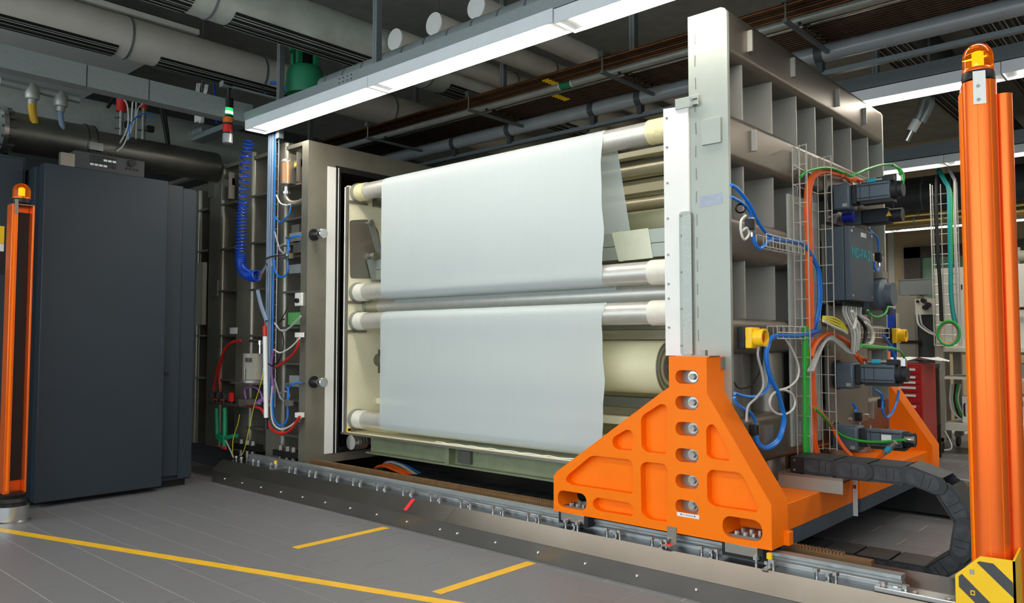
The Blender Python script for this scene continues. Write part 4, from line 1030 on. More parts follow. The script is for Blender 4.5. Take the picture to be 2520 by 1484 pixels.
# coiled hose
def coil(pts, rc, turns, r, n=6):
    P = catmull([Vector(p) for p in pts], 16); L = len(P); out = []; N = turns*12
    for i in range(N+1):
        f = i/N*(L-1); k = min(int(f), L-2); c = P[k].lerp(P[k+1], f-k); d = (P[k+1]-P[k]).normalized()
        a = d.cross(V(0,1,0.05)).normalized(); b = d.cross(a); th = 2*math.pi*i/12
        out.append(c + a*(rc*math.cos(th)) + b*(rc*math.sin(th)))
    return out
HY = 3.22
def coil_var(pix, rc, counts, r, label):
    b = B(); allp = []
    for (seg, turns) in zip(pix, counts): allp += coil(Y4(seg, HY), rc, turns, r)
    b.tube(allp, r, 6, False); return tag(b.build('coiled_hose', 'blue_hose'), label, 'air hose')
coil_var([[(612,345),(606,380),(601,440),(598,500)], [(598,500),(595,540),(594,580),(592,620)], [(592,620),(592,645),(600,668),(620,680),(634,678)]], 0.04, (11, 15, 20), 0.006, 'blue coiled air hose hanging from the ceiling light end')
ag = thing('air_gun', 'small chrome air gun on the end of the coiled hose', 'air gun', on(660,655,'y',3.2))
B().tube(Y4([(640,682),(647,665),(656,650)], 3.2), 0.012, 8).build('handle', 'steel_bright', ag); B().tube(Y4([(652,640),(668,632),(706,627)], 3.2), 0.009, 8).build('barrel', 'steel_bright', ag)
B().tube(Y4([(668,635),(670,655)], 3.2), 0.006, 6, False).build('trigger', 'steel', ag); B().cyl(*Y4([(640,684),(645,670)], 3.2), 0.011, 8).build('brass_fitting', 'brass_and_reflection', ag)
# silencer
p = on(705, 425, 'y', 3.33); zz = lambda v: zs(705, v, 3.33)
sn = thing('silencer', 'copper coloured silencer cylinder on an elbow next to the flange', 'silencer', (p.x, 3.33, zz(500)))
B().cyl((p.x,3.33,zz(450)),(p.x,3.33,zz(402)),0.045,28).build('body', 'anodised', sn)
B().lathe([(0.047,0),(0.047,0.012),(0.03,0.03)], (p.x,3.33,zz(402)), (0,0,1), 24).build('top_cap', 'steel', sn)
B().lathe([(0.012,-0.04),(0.03,-0.02),(0.047,-0.012),(0.047,0)], (p.x,3.33,zz(450)), (0,0,1), 24).build('bottom_cap', 'steel', sn)
B().cyl((p.x,3.33,zz(473)),(p.x,3.33,zz(460)),0.02,16).cyl((p.x,3.33,zz(478)),(p.x,3.33,zz(472)),0.034,16).build('clamp', 'steel_bright', sn)
B().tube([(p.x,3.33,zz(476)),(p.x,3.33,zz(488)),(p.x+0.05,3.34,zz(501)),(p.x+0.12,3.36,zz(503)),(p.x+0.2,3.37,zz(498))], 0.024, 14).build('elbow', 'steel', sn)
# blue and grey hose loops
cable(Y4([(677,535),(688,546),(700,540),(712,525),(716,505)], 3.3), 0.006, 'blue_cable', 'blue tube loop below the copper coloured silencer', 'blue tubes on the chamber wall')
cable(Y4([(680,480),(690,500),(705,505),(714,503)], 3.3), 0.006, 'white_cable', 'short white tube running to the silencer elbow')
for k, (dv, lab) in enumerate(((0,'upper'),(362,'lower'))):
    v = dv
    cable(Y4([(708,640+v),(709,600+v),(716,586+v),(730,581+v),(740,580+v)], 3.3), 0.0075, 'blue_cable', 'blue tube bending to the %s clamp pin' % lab, 'blue tubes on the chamber wall')
    cable(Y4([(704,588+v),(710,600+v),(708,640+v)], 3.29), 0.006, 'blue_cable', 'second blue tube at the %s clamp pin fitting' % lab, 'blue tubes on the chamber wall')
    t = thing('tube_fitting', 'small metal tube fitting beside the %s clamp pin' % lab, 'fitting', on(710,632+v,'y',3.3), 'tube fittings')
    q = on(712,630+v,'y',3.3); B().box(q.x-0.035,q.x+0.025,3.28,3.32,q.z-0.02,q.z+0.02).build('valve_block', 'steel', t); B().box(q.x-0.05,q.x-0.035,3.285,3.315,q.z-0.015,q.z+0.015).build('coil_plug', 'black', t)
    q = on(712,584+v,'y',3.3); B().cyl((q.x-0.04,3.3,q.z),(q.x+0.03,3.3,q.z),0.01,8).build('tee', 'steel', t)
    cable([on(700+13*math.cos(a),612+v+11*math.sin(a),'y',3.31) for a in [2*math.pi*i/14*1.8 for i in range(15)]], 0.005, 'grey_cable', 'grey cable coil beside the %s clamp pin' % lab, 'grey cable coils')
    cable(Y4([(676,570+v),(684,600+v),(692,618+v),(704,628+v)], 3.31), 0.006, 'grey_cable', 'grey cable from the ladder to the %s tube fitting' % lab, 'grey cable coils')
cable(Y4([(708,642),(708,665),(700,680),(686,680),(677,665),(676,640)], 3.3), 0.0075, 'blue_cable', 'blue tube loop under the upper tube fitting', 'blue tubes on the chamber wall')
cable(Y4([(708,1000),(707,1030),(695,1047),(680,1040),(672,1015),(673,960)], 3.3), 0.0085, 'blue_cable', 'large blue tube loop near the chamber foot', 'blue tubes on the chamber wall')
cable(Y4([(670,950),(667,1000),(672,1040),(690,1056),(712,1050),(740,1028)], 3.29), 0.007, 'white_cable', 'white hose arching down near the chamber foot')
cable(Y4([(602,1000),(640,1005),(655,1030),(668,1055),(690,1067),(715,1058),(738,1025)], 3.28), 0.0105, 'red_hose', 'red hose sagging at the chamber foot', 'red hoses on the chamber wall')
cable(Y4([(678,905),(700,890),(722,870),(733,850),(735,830)], 3.29), 0.0095, 'red_hose', 'red hose curving up to the flange below the green box', 'red hoses on the chamber wall')
cable(Y4([(674,860),(690,868),(715,855),(738,832)], 3.28), 0.006, 'white_cable', 'white hose beside the curving red hose')
cable(Y4([(525,985),(528,940),(543,885),(560,850),(592,838)], 3.25), 0.009, 'red_hose', 'red hose arching from the valve shelf to the canister, left strand', 'red hoses on the chamber wall')
cable(Y4([(542,965),(540,920),(550,870),(568,843),(592,839)], 3.27), 0.009, 'red_hose', 'red hose arching from the valve shelf to the canister, right strand', 'red hoses on the chamber wall')
cable(Y4([(690,790),(706,760),(706,735),(704,722)], 3.29), 0.004, 'black', 'thin black cable hanging beside the grey switch box')
cable(Y4([(660,895),(672,900),(690,880),(698,840),(688,800),(690,790),(700,785)], 3.28), 0.005, 'black', 'thin black cable looping across the wire ladder')
cable(Y4([(676,795),(690,812),(705,812),(730,790),(740,778)], 3.28), 0.008, 'grey_cable', 'grey cable pair sagging below the green box')
for u, v, lab in ((735,825,'upper'),(735,1022,'lower')):
    q = on(u,v,'y',3.3); t = thing('hose_connector', 'white hose connector with red hose at the flange, %s' % lab, 'fitting', q, 'white hose connectors'); B().box(q.x-0.02,q.x+0.03,3.28,3.33,q.z-0.015,q.z+0.02).build('block', 'white_plastic', t); B().cyl((q.x-0.005,3.3,q.z-0.05),(q.x-0.005,3.3,q.z-0.015),0.014,10).build('nut', 'steel', t)
# boxes
def wall_box(u0, u1, v0, v1, Y, d, m, label, name='wall_box', cat='box', grp=None):
    a, b2 = on(u0, v1, 'y', Y), on(u1, v0, 'y', Y)
    t = thing(name, label, cat, (a.x, Y, a.z), grp)
    B().box(a.x, b2.x, Y, Y+d, a.z, b2.z).build('case', m, t, 0.003)
    return t, a, b2
t, a, b2 = wall_box(725,742,720,753,3.33,0.05,'white_plastic','light grey switch box with black rotary knob beside the flange','switch_box','switch box')
B().cyl(((a.x+b2.x)/2,3.31,(a.z+b2.z)/2-0.01),((a.x+b2.x)/2,3.33,(a.z+b2.z)/2-0.01),0.018,14).build('rotary_knob', 'black', t)
t, a, b2 = wall_box(708,742,768,800,3.36,0.12,'green_box','green box resting on a chamber rib near the flange','green_box','box')
t, a, b2 = wall_box(711,741,570,596,3.36,0.06,'plastic_clear','clear plastic box behind the upper clamp pin','clear_box','box','clear boxes on the chamber ribs')
t, a, b2 = wall_box(711,741,649,674,3.36,0.06,'plastic_clear','clear plastic box on the rib below the upper clamp pin','clear_box','box','clear boxes on the chamber ribs')
t, a, b2 = wall_box(711,740,925,951,3.36,0.06,'plastic_clear','clear plastic box behind the lower clamp pin','clear_box','box','clear boxes on the chamber ribs')
t, a, b2 = wall_box(565,584,806,822,3.38,0.003,'label_white','white paper tag stuck on the chamber wall','paper_tag','paper')
t, a, b2 = wall_box(480,500,645,800,3.36,0.04,'beige_grey','narrow grey panel strip at the right edge of the dark cabinet','panel_strip','panel')
# canister
p = on(624, 905, 'y', 3.26); zz = lambda v: zs(624, v, 3.26)
cn = thing('canister', 'grey steel canister on a round plate with three posts', 'canister', (p.x, 3.26, zz(942)))
B().cyl((p.x,3.26,zz(934)),(p.x,3.26,zz(870)),0.082,36).build('vessel', 'beige_grey', cn)
B().cyl((p.x,3.26,zz(941)),(p.x,3.26,zz(935)),0.102,36).build('base_plate', 'steel', cn)
for a in (200, 285, 20):
    th = math.radians(a); B().cyl((p.x+0.094*math.cos(th),3.26+0.094*math.sin(th),zz(935)),(p.x+0.094*math.cos(th),3.26+0.094*math.sin(th),zz(905)),0.006,8).build('post', 'steel_bright', cn)
q = on(640,860,'y',3.26)
B().cyl((q.x,3.26,zz(870)),(q.x,3.26,zz(848)),0.012,12).cyl((q.x-0.16,3.26,zz(838)),(q.x+0.01,3.26,zz(841)),0.012,10).cyl((q.x,3.26,zz(848)),(q.x,3.26,zz(838)),0.02,12).build('top_fitting', 'steel_bright', cn)
B().box(p.x+0.03,p.x+0.07,3.17,3.2,zz(890),zz(880)).build('catch', 'steel', cn)
tag(B().box(xs(604,900,3.3)-0.02, xs(655,900,3.3), 3.18, 3.39, zz(945), zz(941.5)).build('wall_bracket', 'steel'), 'steel shelf bracket beneath the grey canister', 'bracket')
# white pole
t = thing('marker_pole', 'white tube with red top and black tip leaning upright on the chamber wall', 'pole', on(655,1056,'y',3.2))
B().cyl(*Y4([(655,1028),(652,828)],3.2), 0.017, 16).build('tube', 'white_plastic', t); B().cyl(*Y4([(652,828),(651.5,802)],3.2), 0.018, 16).build('red_top', 'red', t); B().cyl(*Y4([(655.5,1056),(655,1028)],3.2), 0.015, 12).build('black_tip', 'black', t)
cable(Y4([(652,803),(650,780),(655,775)], 3.22), 0.006, 'copper', 'brown wire coming out of the red topped tube')
cable(Y4([(648,915),(640,950),(625,1000),(612,1060),(600,1110),(590,1122)], 3.17), 0.0028, 'yellow_cable', 'thin yellow green earth wire running down past the shelf', 'yellow green earth wires')
cable(Y4([(590,1020),(585,1045),(574,1080),(572,1120)], 3.17), 0.0028, 'yellow_cable', 'thin yellow green earth wire by the green pipes', 'yellow green earth wires')
cable(Y4([(634,715),(642,750),(656,790)], 3.2), 0.016, 'blue_pale', 'clear bluish hose stub above the white tube')
# valve shelf
sh = thing('valve_shelf', 'small steel shelf with black and red valves left of the canister', 'shelf', on(566,1000,'y',3.2))
sa, sb = on(526,995,'y',3.2), on(606,1000,'y',3.2)
B().box(sa.x,sb.x,3.14,3.39,sb.z,sb.z+0.012).build('plate', 'steel_dark', sh)
for k, dx in enumerate((0.06,0.17,0.3)):
    vb = B().cyl((sa.x+dx,3.2,sb.z+0.012),(sa.x+dx,3.2,sb.z+0.09),0.022,14).build('valve', 'black', sh)
    B().cyl((sa.x+dx-0.03,3.17,sb.z+0.07),(sa.x+dx-0.015,3.17,sb.z+0.07),0.03,16).build('hand_wheel', 'rubber', vb)
    B().box(sa.x+dx+0.02,sa.x+dx+(0.032,0.032,0.05)[k],3.16,3.19,sb.z+0.03,sb.z+(0.04,0.04,0.1)[k]).build('red_handle', 'red', vb)
B().box(sa.x+0.4,sa.x+0.5,3.2,3.3,sb.z+0.012,sb.z+0.05).build('manifold', 'steel', sh)
gp2 = thing('green_pipework', 'green plastic pipework hanging under the valve shelf', 'pipework', on(550,1100,'y',3.2))
B().tube(Y4([(533,1005),(534,1040),(536,1075),(545,1083)],3.2), 0.018, 12).build('pipe', 'green_pipe', gp2)
B().tube(Y4([(554,1003),(554,1050),(553,1100)],3.2), 0.02, 12, False).build('pipe', 'green_pipe', gp2)
B().tube(Y4([(538,1070),(553,1078),(582,1072)],3.2), 0.018, 12, False).build('pipe', 'green_pipe', gp2)
B().tube(Y4([(553,1078),(568,1110),(575,1126)],3.2), 0.007, 8).build('outlet_tube', 'grey_cable', gp2)
q = on(551,1102,'y',3.18); B().cyl((q.x-0.03,3.18,q.z),(q.x+0.03,3.18,q.z),0.012,10).build('red_tap', 'red', gp2)
# ================================================================== SMALL ORANGE COLUMN (left)
def dome(t, c, r, h):
    B().lathe([(r*1.08,0),(r*1.1,0.012),(r*1.02,0.03)], c, (0,0,1), 28).build('beacon_base', 'black', t)
    b = B(); prof = [(r,0.03)]
    for k in range(0, 9): a = math.pi/2*k/8; prof.append((r*math.cos(a), h*0.62+h*0.38*math.sin(a)))
    d = b.lathe(prof, c, (0,0,1), 32).build('beacon_dome', 'orange_lens', t)
    B().lathe([(r*1.05,0.028),(r*1.05,0.036),(r,0.04)], c, (0,0,1), 28).build('dome_rim', 'orange_column', d)
    B().lathe([(r*0.3,0.03),(r*0.3,h*0.72),(r*0.15,h*0.76)], c, (0,0,1), 16).build('dome_core', 'lamp_core', d)
lc = V(-5.50, 1.545, 0)
t = thing('mirror_column', 'slim orange light barrier column with beacon in front of the dark cabinet', 'light barrier column', lc, 'orange light barrier columns')
B().lathe([(0.105,0),(0.105,0.012),(0.094,0.02),(0.094,0.105)], lc, (0,0,1), 36).build('base_disc', 'steel_bright', t)
B().lathe([(0.075,0.105),(0.085,0.13),(0.07,0.15),(0.085,0.175),(0.06,0.185)], lc, (0,0,1), 24).build('base_collar', 'black', t)
cprof = [(-0.05,-0.062),(0.05,-0.062),(0.05,-0.028),(-0.02,-0.028),(-0.02,0.05),(0.05,0.05),(0.05,0.062),(-0.05,0.062)]
B().prism([(lc.x+a, lc.y+c) for a, c in cprof], lambda a, b, d: V(a, b, d), 0.18, 1.94).build('profile', 'orange_column', t, 0.003)
B().box(lc.x+0.048,lc.x+0.052,lc.y-0.05,lc.y-0.04,0.2,1.93).build('groove', 'orange', t)
B().box(lc.x-0.019,lc.x-0.012,lc.y-0.026,lc.y+0.048,0.25,1.9).build('mirror', 'black', t)
B().box(lc.x+0.0515,lc.x+0.054,lc.y-0.05,lc.y-0.03,1.88,1.97).build('bracket', 'steel', t)
B().box(lc.x-0.05,lc.x+0.05,lc.y-0.06,lc.y+0.06,1.94,1.945).build('top_cap', 'steel', t)
dome(t, lc+V(0,0,1.955), 0.048, 0.125)
# ================================================================== BIG ORANGE COLUMN (right foreground)
rc = V(-0.571, 2.952, 0)
t = thing('mirror_column', 'large orange light barrier column with amber beacon in the right foreground', 'light barrier column', rc, 'orange light barrier columns')
up = round_poly([(-0.062,-0.03),(-0.045,-0.05),(0.0,-0.056),(0.035,-0.045),(0.042,-0.012),(0.075,-0.008),(0.088,0.01),(0.088,0.05),(-0.062,0.05)], 0.012, 4)
cs, sn_ = math.cos(YAW-0.42), math.sin(YAW-0.42)
rot = lambda a, c: (rc.x+a*cs-c*sn_, rc.y+a*sn_+c*cs)
zt = on(2405,207,'z',1.96).z
mainp = [(0.05*math.cos(th), -0.012+0.038*math.sin(th)) for th in [math.pi+math.pi*k/20 for k in range(21)]] + [(0.05,0.05),(-0.05,0.05)]
prof = B().prism([rot(a,c) for a, c in mainp], lambda a, b, d: V(a, b, d), 0.02, 1.958).build('profile', 'orange_column', t, sharp=50)
B().prism([rot(a,c) for a, c in round_poly([(0.05,-0.005),(0.075,-0.012),(0.096,0.0),(0.1,0.05),(0.05,0.05)],0.01,4)], lambda a, b, d: V(a, b, d), 0.02, 1.915).build('side_profile', 'orange_column', t, sharp=50)
B().prism([rot(a,c) for a, c in ((-0.056,-0.012),(-0.05,-0.018),(-0.05,0.04),(-0.056,0.04))], lambda a, b, d: V(a, b, d), 0.02, 1.93).build('mirror_edge', 'orange', t)
for a in (-0.012, 0.026):
    ce = lambda x: -0.012-0.038*math.sqrt(max(0,1-(x/0.05)**2))
    B().prism([rot(a,ce(a)-0.0006), rot(a+0.0025,ce(a+0.0025)-0.0006), rot(a+0.0025,ce(a)+0.003), rot(a,ce(a)+0.003)], lambda p, q, d: V(p, q, d), 0.02, 1.957).build('groove', 'orange', t)
B().prism([rot(a,c) for a, c in ((-0.022,-0.0535),(0.014,-0.0535),(0.014,-0.05),(-0.022,-0.05))], lambda a, b, d: V(a, b, d), 1.875, 1.985).build('bracket', 'white_plastic', t)
for z in (1.89, 1.935):
    q = rot(-0.008,-0.0535); q2 = rot(-0.008,-0.057); B().cyl((q[0],q[1],z),(q2[0],q2[1],z),0.005,10).build('screw', 'steel_dark', t)
dome(t, rc+V(0,0,1.965), 0.0455, 0.128)
# yellow and black impact guard
GYY = 2.86
ig = thing('impact_guard', 'yellow and black striped corner guard at the foot of the large orange column', 'impact guard', (-0.62, GYY, 0))
def gz(x, y): p = on(2220+x/8.4, 1340+y/8.4, 'y', GYY); return (p.x, p.z)
xr = gz(2330,345)[0]; 
out = [gz(1095,625), gz(1610,245), (xr, gz(2330,345)[1]), (xr, gz(2360,820)[1]-0.12), (xr-0.0,0.0), (gz(1095,625)[0],0.0)]
B().plate(out, [], XZ(GYY), 0.006).build('front_plate', 'yellow', ig, 0.001)
B().plate([(GYY,0.0),(GYY+0.16,0.0),(GYY+0.16,gz(2330,345)[1]+0.03),(GYY,gz(2330,345)[1])], [], YZ(xr), 0.006).build('side_plate', 'yellow', ig, 0.001)
s1 = [gz(1545,375), gz(1590,345), gz(1885,395), gz(2290,790), gz(2310,1115)]
B().prism(s1, XZ(GYY-0.0008), 0, 0.0008).build('stripe', 'stripe_grey', ig)
s2 = [gz(1170,655), gz(1235,605), gz(2310,1700), gz(2310,2010), gz(1175,870)]
B().prism(s2, XZ(GYY-0.0008), 0, 0.0008).build('stripe', 'stripe_grey', ig)
s3 = [gz(1170,1500), gz(1900,2260), gz(2310,2690), gz(2310,2900), gz(2200,2900), gz(1170,1820)]
B().prism(s3, XZ(GYY-0.0008), 0, 0.0008).build('stripe', 'stripe_grey', ig)
for (x, y, m) in ((1445,565,'pipe_grey'),(1462,998,'yellow')):
    a, b2 = gz(x-45,y+40), gz(x+45,y-40); mk = B().box(a[0],b2[0],GYY-0.0016,GYY-0.0008,a[1],b2[1]).build('maker_mark', m, ig)
    a, b2 = gz(x-25,y+22), gz(x+25,y-22); B().box(a[0],b2[0],GYY-0.0022,GYY-0.0016,a[1],b2[1]).build('mark_square', 'stripe_grey' if m == 'yellow' else 'insul', mk)
# ================================================================== DRIVES ON THE RIBBED DOOR
z7 = lambda x, y: (1780+x/3.534, 380+y/3.534)
z8 = lambda x, y: (1780+x/3.533, 760+y/3.533)
def P7(pts, X=-1.6): return [on(*z7(x, y), 'x', X) for x, y in pts]
def P8(pts, X=-1.6): return [on(*z8(x, y), 'x', X) for x, y in pts]
# mounting plates
def mount(u0, u1, v0, v1, label, bolts=()):
    a, b2 = on(u0, v1, 'x', -1.655), on(u1, v0, 'x', -1.655)
    za, zb = on((u0+u1)/2, v1, 'x', -1.655).z, on((u0+u1)/2, v0, 'x', -1.655).z
    t = thing('mounting_plate', label, 'mounting plate', (-1.655, (a.y+b2.y)/2, za), 'drive mounting plates on the door')
    B().box(-1.665,-1.645,a.y,b2.y,za,zb).build('plate', 'steel', t, 0.002)
    for y, z in [(a.y+0.03,za+0.03),(b2.y-0.03,za+0.03),(a.y+0.03,zb-0.03),(b2.y-0.03,zb-0.03),((a.y+b2.y)/2,za+0.03),((a.y+b2.y)/2,zb-0.03)]:
        B().cyl((-1.645,y,z),(-1.635,y,z),0.012,10).build('bolt', 'steel_bright', t)
mount(2034, 2096, 432, 556, 'steel drive plate behind the upper gear motor')
mount(2036, 2130, 838, 1045, 'steel drive plate behind the middle gear motor')
mount(2036, 2130, 750, 800, 'small steel plate below the control box')
# gear motors: axis along X, flange on the plate
def gear_motor(us, vc, Y, label, boxy=True, hg=0.15, hm=0.1, sticker=True):
    x = [on(u, vc, 'y', Y).x for u in us]; zc = on(us[0], vc, 'x', x[0]).z
    x[0] = -1.645
    t = thing('gear_motor', label, 'gear motor', ((x[0]+x[-1])/2, Y, zc-hg/2), 'gear motors on the ribbed door')
    B().cyl((x[0],Y,zc),(x[0]+0.014,Y,zc),hg*0.56,32).build('flange', 'motor_dark', t)
    for a in range(4):
        th = a*math.pi/2+0.78; B().hexa((x[0]+0.014,Y+hg*0.46*math.cos(th),zc+hg*0.46*math.sin(th)),(x[0]+0.024,Y+hg*0.46*math.cos(th),zc+hg*0.46*math.sin(th)),0.01).build('flange_bolt', 'steel_bright', t)
    B().cyl((x[0]+0.014,Y,zc),(x[1],Y,zc),hg*0.36,28).build('neck', 'motor_dark', t)
    g = B().box(x[1],x[2],Y-hg*0.45,Y+hg*0.45,zc-hg*0.5,zc+hg*0.48).build('gearbox', 'motor', t, 0.012, 3)
    B().box(x[1]+0.01,x[2]-0.02,Y-hg*0.455,Y-hg*0.45,zc-hg*0.1,zc+hg*0.38).build('gearbox_cover', 'motor', g)
    if sticker: B().box(x[2]-0.04,x[2]-0.015,Y-hg*0.456,Y-hg*0.45,zc-hg*0.4,zc-hg*0.28).build('type_plate', 'insul', g)
    zm = zc+hg*0.08
    B().box(x[2],x[3],Y-hm*0.42,Y+hm*0.42,zm-hm*0.62,zm+hm*0.5).build('adapter', 'motor_dark', t, 0.006)
    mb = B().box(x[3],x[4],Y-hm*0.5,Y+hm*0.5,zm-hm*0.5,zm+hm*0.5).build('motor_body', 'motor', t, 0.006)
    for k in (-0.34,0.34): B().box(x[3]+0.008,x[4]-0.004,Y-hm*0.515,Y-hm*0.5,zm+hm*k-0.003,zm+hm*k+0.003).build('cooling_rib', 'motor_dark', mb)
    for k in (0.12,0.4): B().box(x[3]+(x[4]-x[3])*k,x[3]+(x[4]-x[3])*k+0.003,Y-hm*0.512,Y-hm*0.5,zm-hm*0.45,zm+hm*0.45).build('body_seam', 'motor_dark', mb)
    B().box(x[3]+0.02,x[4]+0.01,Y-hm*0.4,Y+hm*0.4,zm-hm*0.66,zm-hm*0.5).build('foot_rail', 'motor_dark', t)
    B().lathe([(hm*0.5,0),(hm*0.5,(x[5]-x[4])*0.5),(hm*0.42,(x[5]-x[4])*0.6),(hm*0.42,x[5]-x[4])], (x[4],Y,zm), (1,0,0), 24).build('encoder_cap', 'motor_dark', t)
    B().cyl((x[3]+0.01,Y,zm+hm*0.5),(x[3]+0.01,Y,zm+hm*0.5+0.018),0.006,8).build('breather', 'steel', t)
    return t, x, zc, zm
m1, x1, zc1, zm1 = gear_motor((2047,2059,2101,2114,2197,2224), 491, 4.60, 'upper blue grey gear motor above the control box')
m2, x2, zc2, zm2 = gear_motor((2055,2066,2110,2124,2208,2234), 922, 4.60, 'middle blue grey gear motor beside the red tool cabinet')
m3, x3, zc3, zm3 = gear_motor((2042,2052,2120,2138,2225,2252), 1072, 4.55, 'lowest blue grey gear motor just above the cable chain', hg=0.14, hm=0.09)
B().box(x3[3]+0.08,x3[3]+0.13,4.503,4.505,zm3-0.012,zm3+0.022).build('type_plate', 'label_white', m3)
# plug sets on motors
def plug(t, pts, r, m, name, n=12): B().tube(pts, r, n, False).build(name, m, t)
for (t, x, zm, hm) in ((m1,x1,zm1,0.1),(m2,x2,zm2,0.1)):
    zz0 = zm+hm*0.5
    B().box(x[4]-0.045,x[4]+0.012,4.57,4.62,zz0,zz0+0.03).build('socket_block', 'motor_dark', t, 0.003)
    B().cyl((x[4]-0.045,4.595,zz0+0.018),(x[4]-0.08,4.595,zz0+0.017),0.014,12).build('plug_shell', 'steel_bright', t)
    B().cyl((x[4]-0.08,4.595,zz0+0.017),(x[4]-0.125,4.595,zz0+0.015),0.015,12).build('teal_band', 'teal_band', t)
    B().cyl((x[4]-0.125,4.595,zz0+0.015),(x[4]-0.15,4.595,zz0+0.014),0.011,12).build('plug_nut', 'steel', t)
    B().box(x[5]-0.028,x[5]-0.006,4.58,4.61,zz0-0.005,zz0+0.035).build('encoder_plug', 'steel_bright', t)
# auxiliary dark motor under the upper one, farther back
ax0, ax1 = on(2125,532,'y',4.85).x, on(2222,532,'y',4.85).x; az = on(2170,533,'y',4.85).z
t = thing('servo_motor', 'slim dark servo motor with warning triangle below the upper gear motor', 'servo motor', ((ax0+ax1)/2, 4.85, az-0.05))
B().box(ax0,ax1-0.06,4.80,4.90,az-0.045,az+0.045).build('motor_body', 'motor_dark', t, 0.01)
B().cyl((ax1-0.06,4.85,az),(ax1,4.85,az),0.04,20).build('end_cap', 'motor_dark', t)
B().box(-1.645,ax0,4.82,4.88,az-0.035,az+0.03).build('coupling', 'motor', t)
tx = on(2187,515,'y',4.8); B().prism([(tx.x-0.016,az-0.008),(tx.x+0.016,az-0.008),(tx.x,az+0.02)], XZ(4.799), 0, 0.001).build('warning_triangle', 'hazard_triangle', t)
q = on(2085,533,'y',4.7); B().cyl((q.x-0.03,4.72,q.z),(q.x+0.03,4.72,q.z),0.03,18).build('blue_knob', 'blue_knob', t)
# round gear head at the far edge of the door
q = on(2176,725,'x',-1.5)
t = thing('worm_gearbox', 'dark round worm gearbox at the far edge of the door', 'gearbox', (-1.5, q.y, q.z-0.11))
B().lathe([(0.12,0),(0.12,0.05),(0.095,0.08),(0.095,0.14),(0.07,0.16),(0.07,0.2)], (-1.645,q.y,q.z), (1,0,0), 28).build('housing', 'motor', t)
B().box(-1.6,-1.5,q.y-0.02,q.y+0.08,q.z+0.1,q.z+0.14).build('lug', 'steel', t); B().box(-1.5,-1.46,q.y-0.03,q.y+0.03,q.z-0.12,q.z-0.08).build('connector', 'motor_dark', t)
# control box ND-PA 21
BY = 4.47; bx1 = on(2092,600,'y',BY).x; bfar = on(2149,650,'x',bx1).y
bz0, bz1 = on(2094,738,'x',bx1).z, on(2094,556,'x',bx1).z
bx = thing('control_box', 'dark grey control box with teal lettering ND-PA 21 between the gear motors', 'control box', (-1.57, (BY+bfar)/2, bz0))
B().box(-1.66,-1.645,BY-0.02,bfar+0.02,bz0-0.02,bz1+0.02).build('back_rail', 'steel', bx)
B().box(-1.645,bx1-0.035,BY,bfar,bz0,bz1).build('housing', 'dark_box', bx, 0.004)
ld = B().box(bx1-0.033,bx1,BY,bfar,bz0,bz1).build('lid', 'dark_box', bx, 0.004)
for y in (BY+0.025,bfar-0.025):
    for z in (bz0+0.025,bz1-0.025): B().cyl((bx1,y,z),(bx1+0.003,y,z),0.008,12).build('lid_screw', 'steel_bright', ld)
B().box(bx1,bx1+0.001,BY+0.18,BY+0.27,bz1-0.045,bz1-0.02).build('label', 'label_white', ld)
tc = on(2121,627,'x',bx1)
text_mesh('lettering', 'ND-PA 21', 0.08, 'ink_teal', ld, (bx1+0.0012, (BY+bfar)/2+0.002, tc.z), FACE_PX, 0.0006, bold=0.0022)
for k in range(8):
    y = BY+0.05+(bfar-BY-0.1)*k/7; B().cyl((bx1-0.06,y,bz0),(bx1-0.06,y,bz0-0.028),0.016,10).build('cable_gland', 'black', bx)
# cables out of the box
for k in range(8):
    y = BY+0.05+(bfar-BY-0.1)*k/7; s0 = V(bx1-0.06,y,bz0-0.025)
    e = on(*z8(1120+10*k, 390-6*k), 'x', -1.55) if k < 6 else on(*z8(1240+20*(k-6), 170), 'x', -1.56)
    mid = s0.lerp(e, 0.5)+V(0.02,0.02*math.sin(k),-0.02)
    cable([s0, s0+V(0,0,-0.05), mid, e], 0.0068, ('grey_cable','white_cable')[k % 2], '%s cable leaving the bottom of the control box, %s from its near side' % (('grey','pale grey')[k % 2], ('first','second','third','fourth','fifth','sixth','seventh','eighth')[k]), 'grey cables below the control box')
    tag_ = None
cable(P8([(1120,20),(1145,60),(1150,110),(1130,180)],-1.5), 0.009, 'white_cable', 'light grey cable loop right below the control box')
cable(P8([(1160,70),(1200,110),(1235,170),(1235,250),(1215,310)],-1.52), 0.01, 'black', 'black cable arching beside the far wire basket')
cable(P8([(1230,120),(1280,170),(1300,230),(1290,290),(1260,310)],-1.52), 0.012, 'white_cable', 'white cable bow at the far wire basket')
for k in range(4):
    cable(P8([(870,70+12*k),(960,80+25*k),(1030,125+20*k),(1075,190+8*k)],-1.54+0.004*k), 0.007, 'yellow_cable' if k < 3 else 'white_cable', '%s cable of the bundle crossing under the control box, %s from the top' % ('yellow' if k < 3 else 'white', ('first','second','third','fourth')[k]), 'yellow cable bundle')
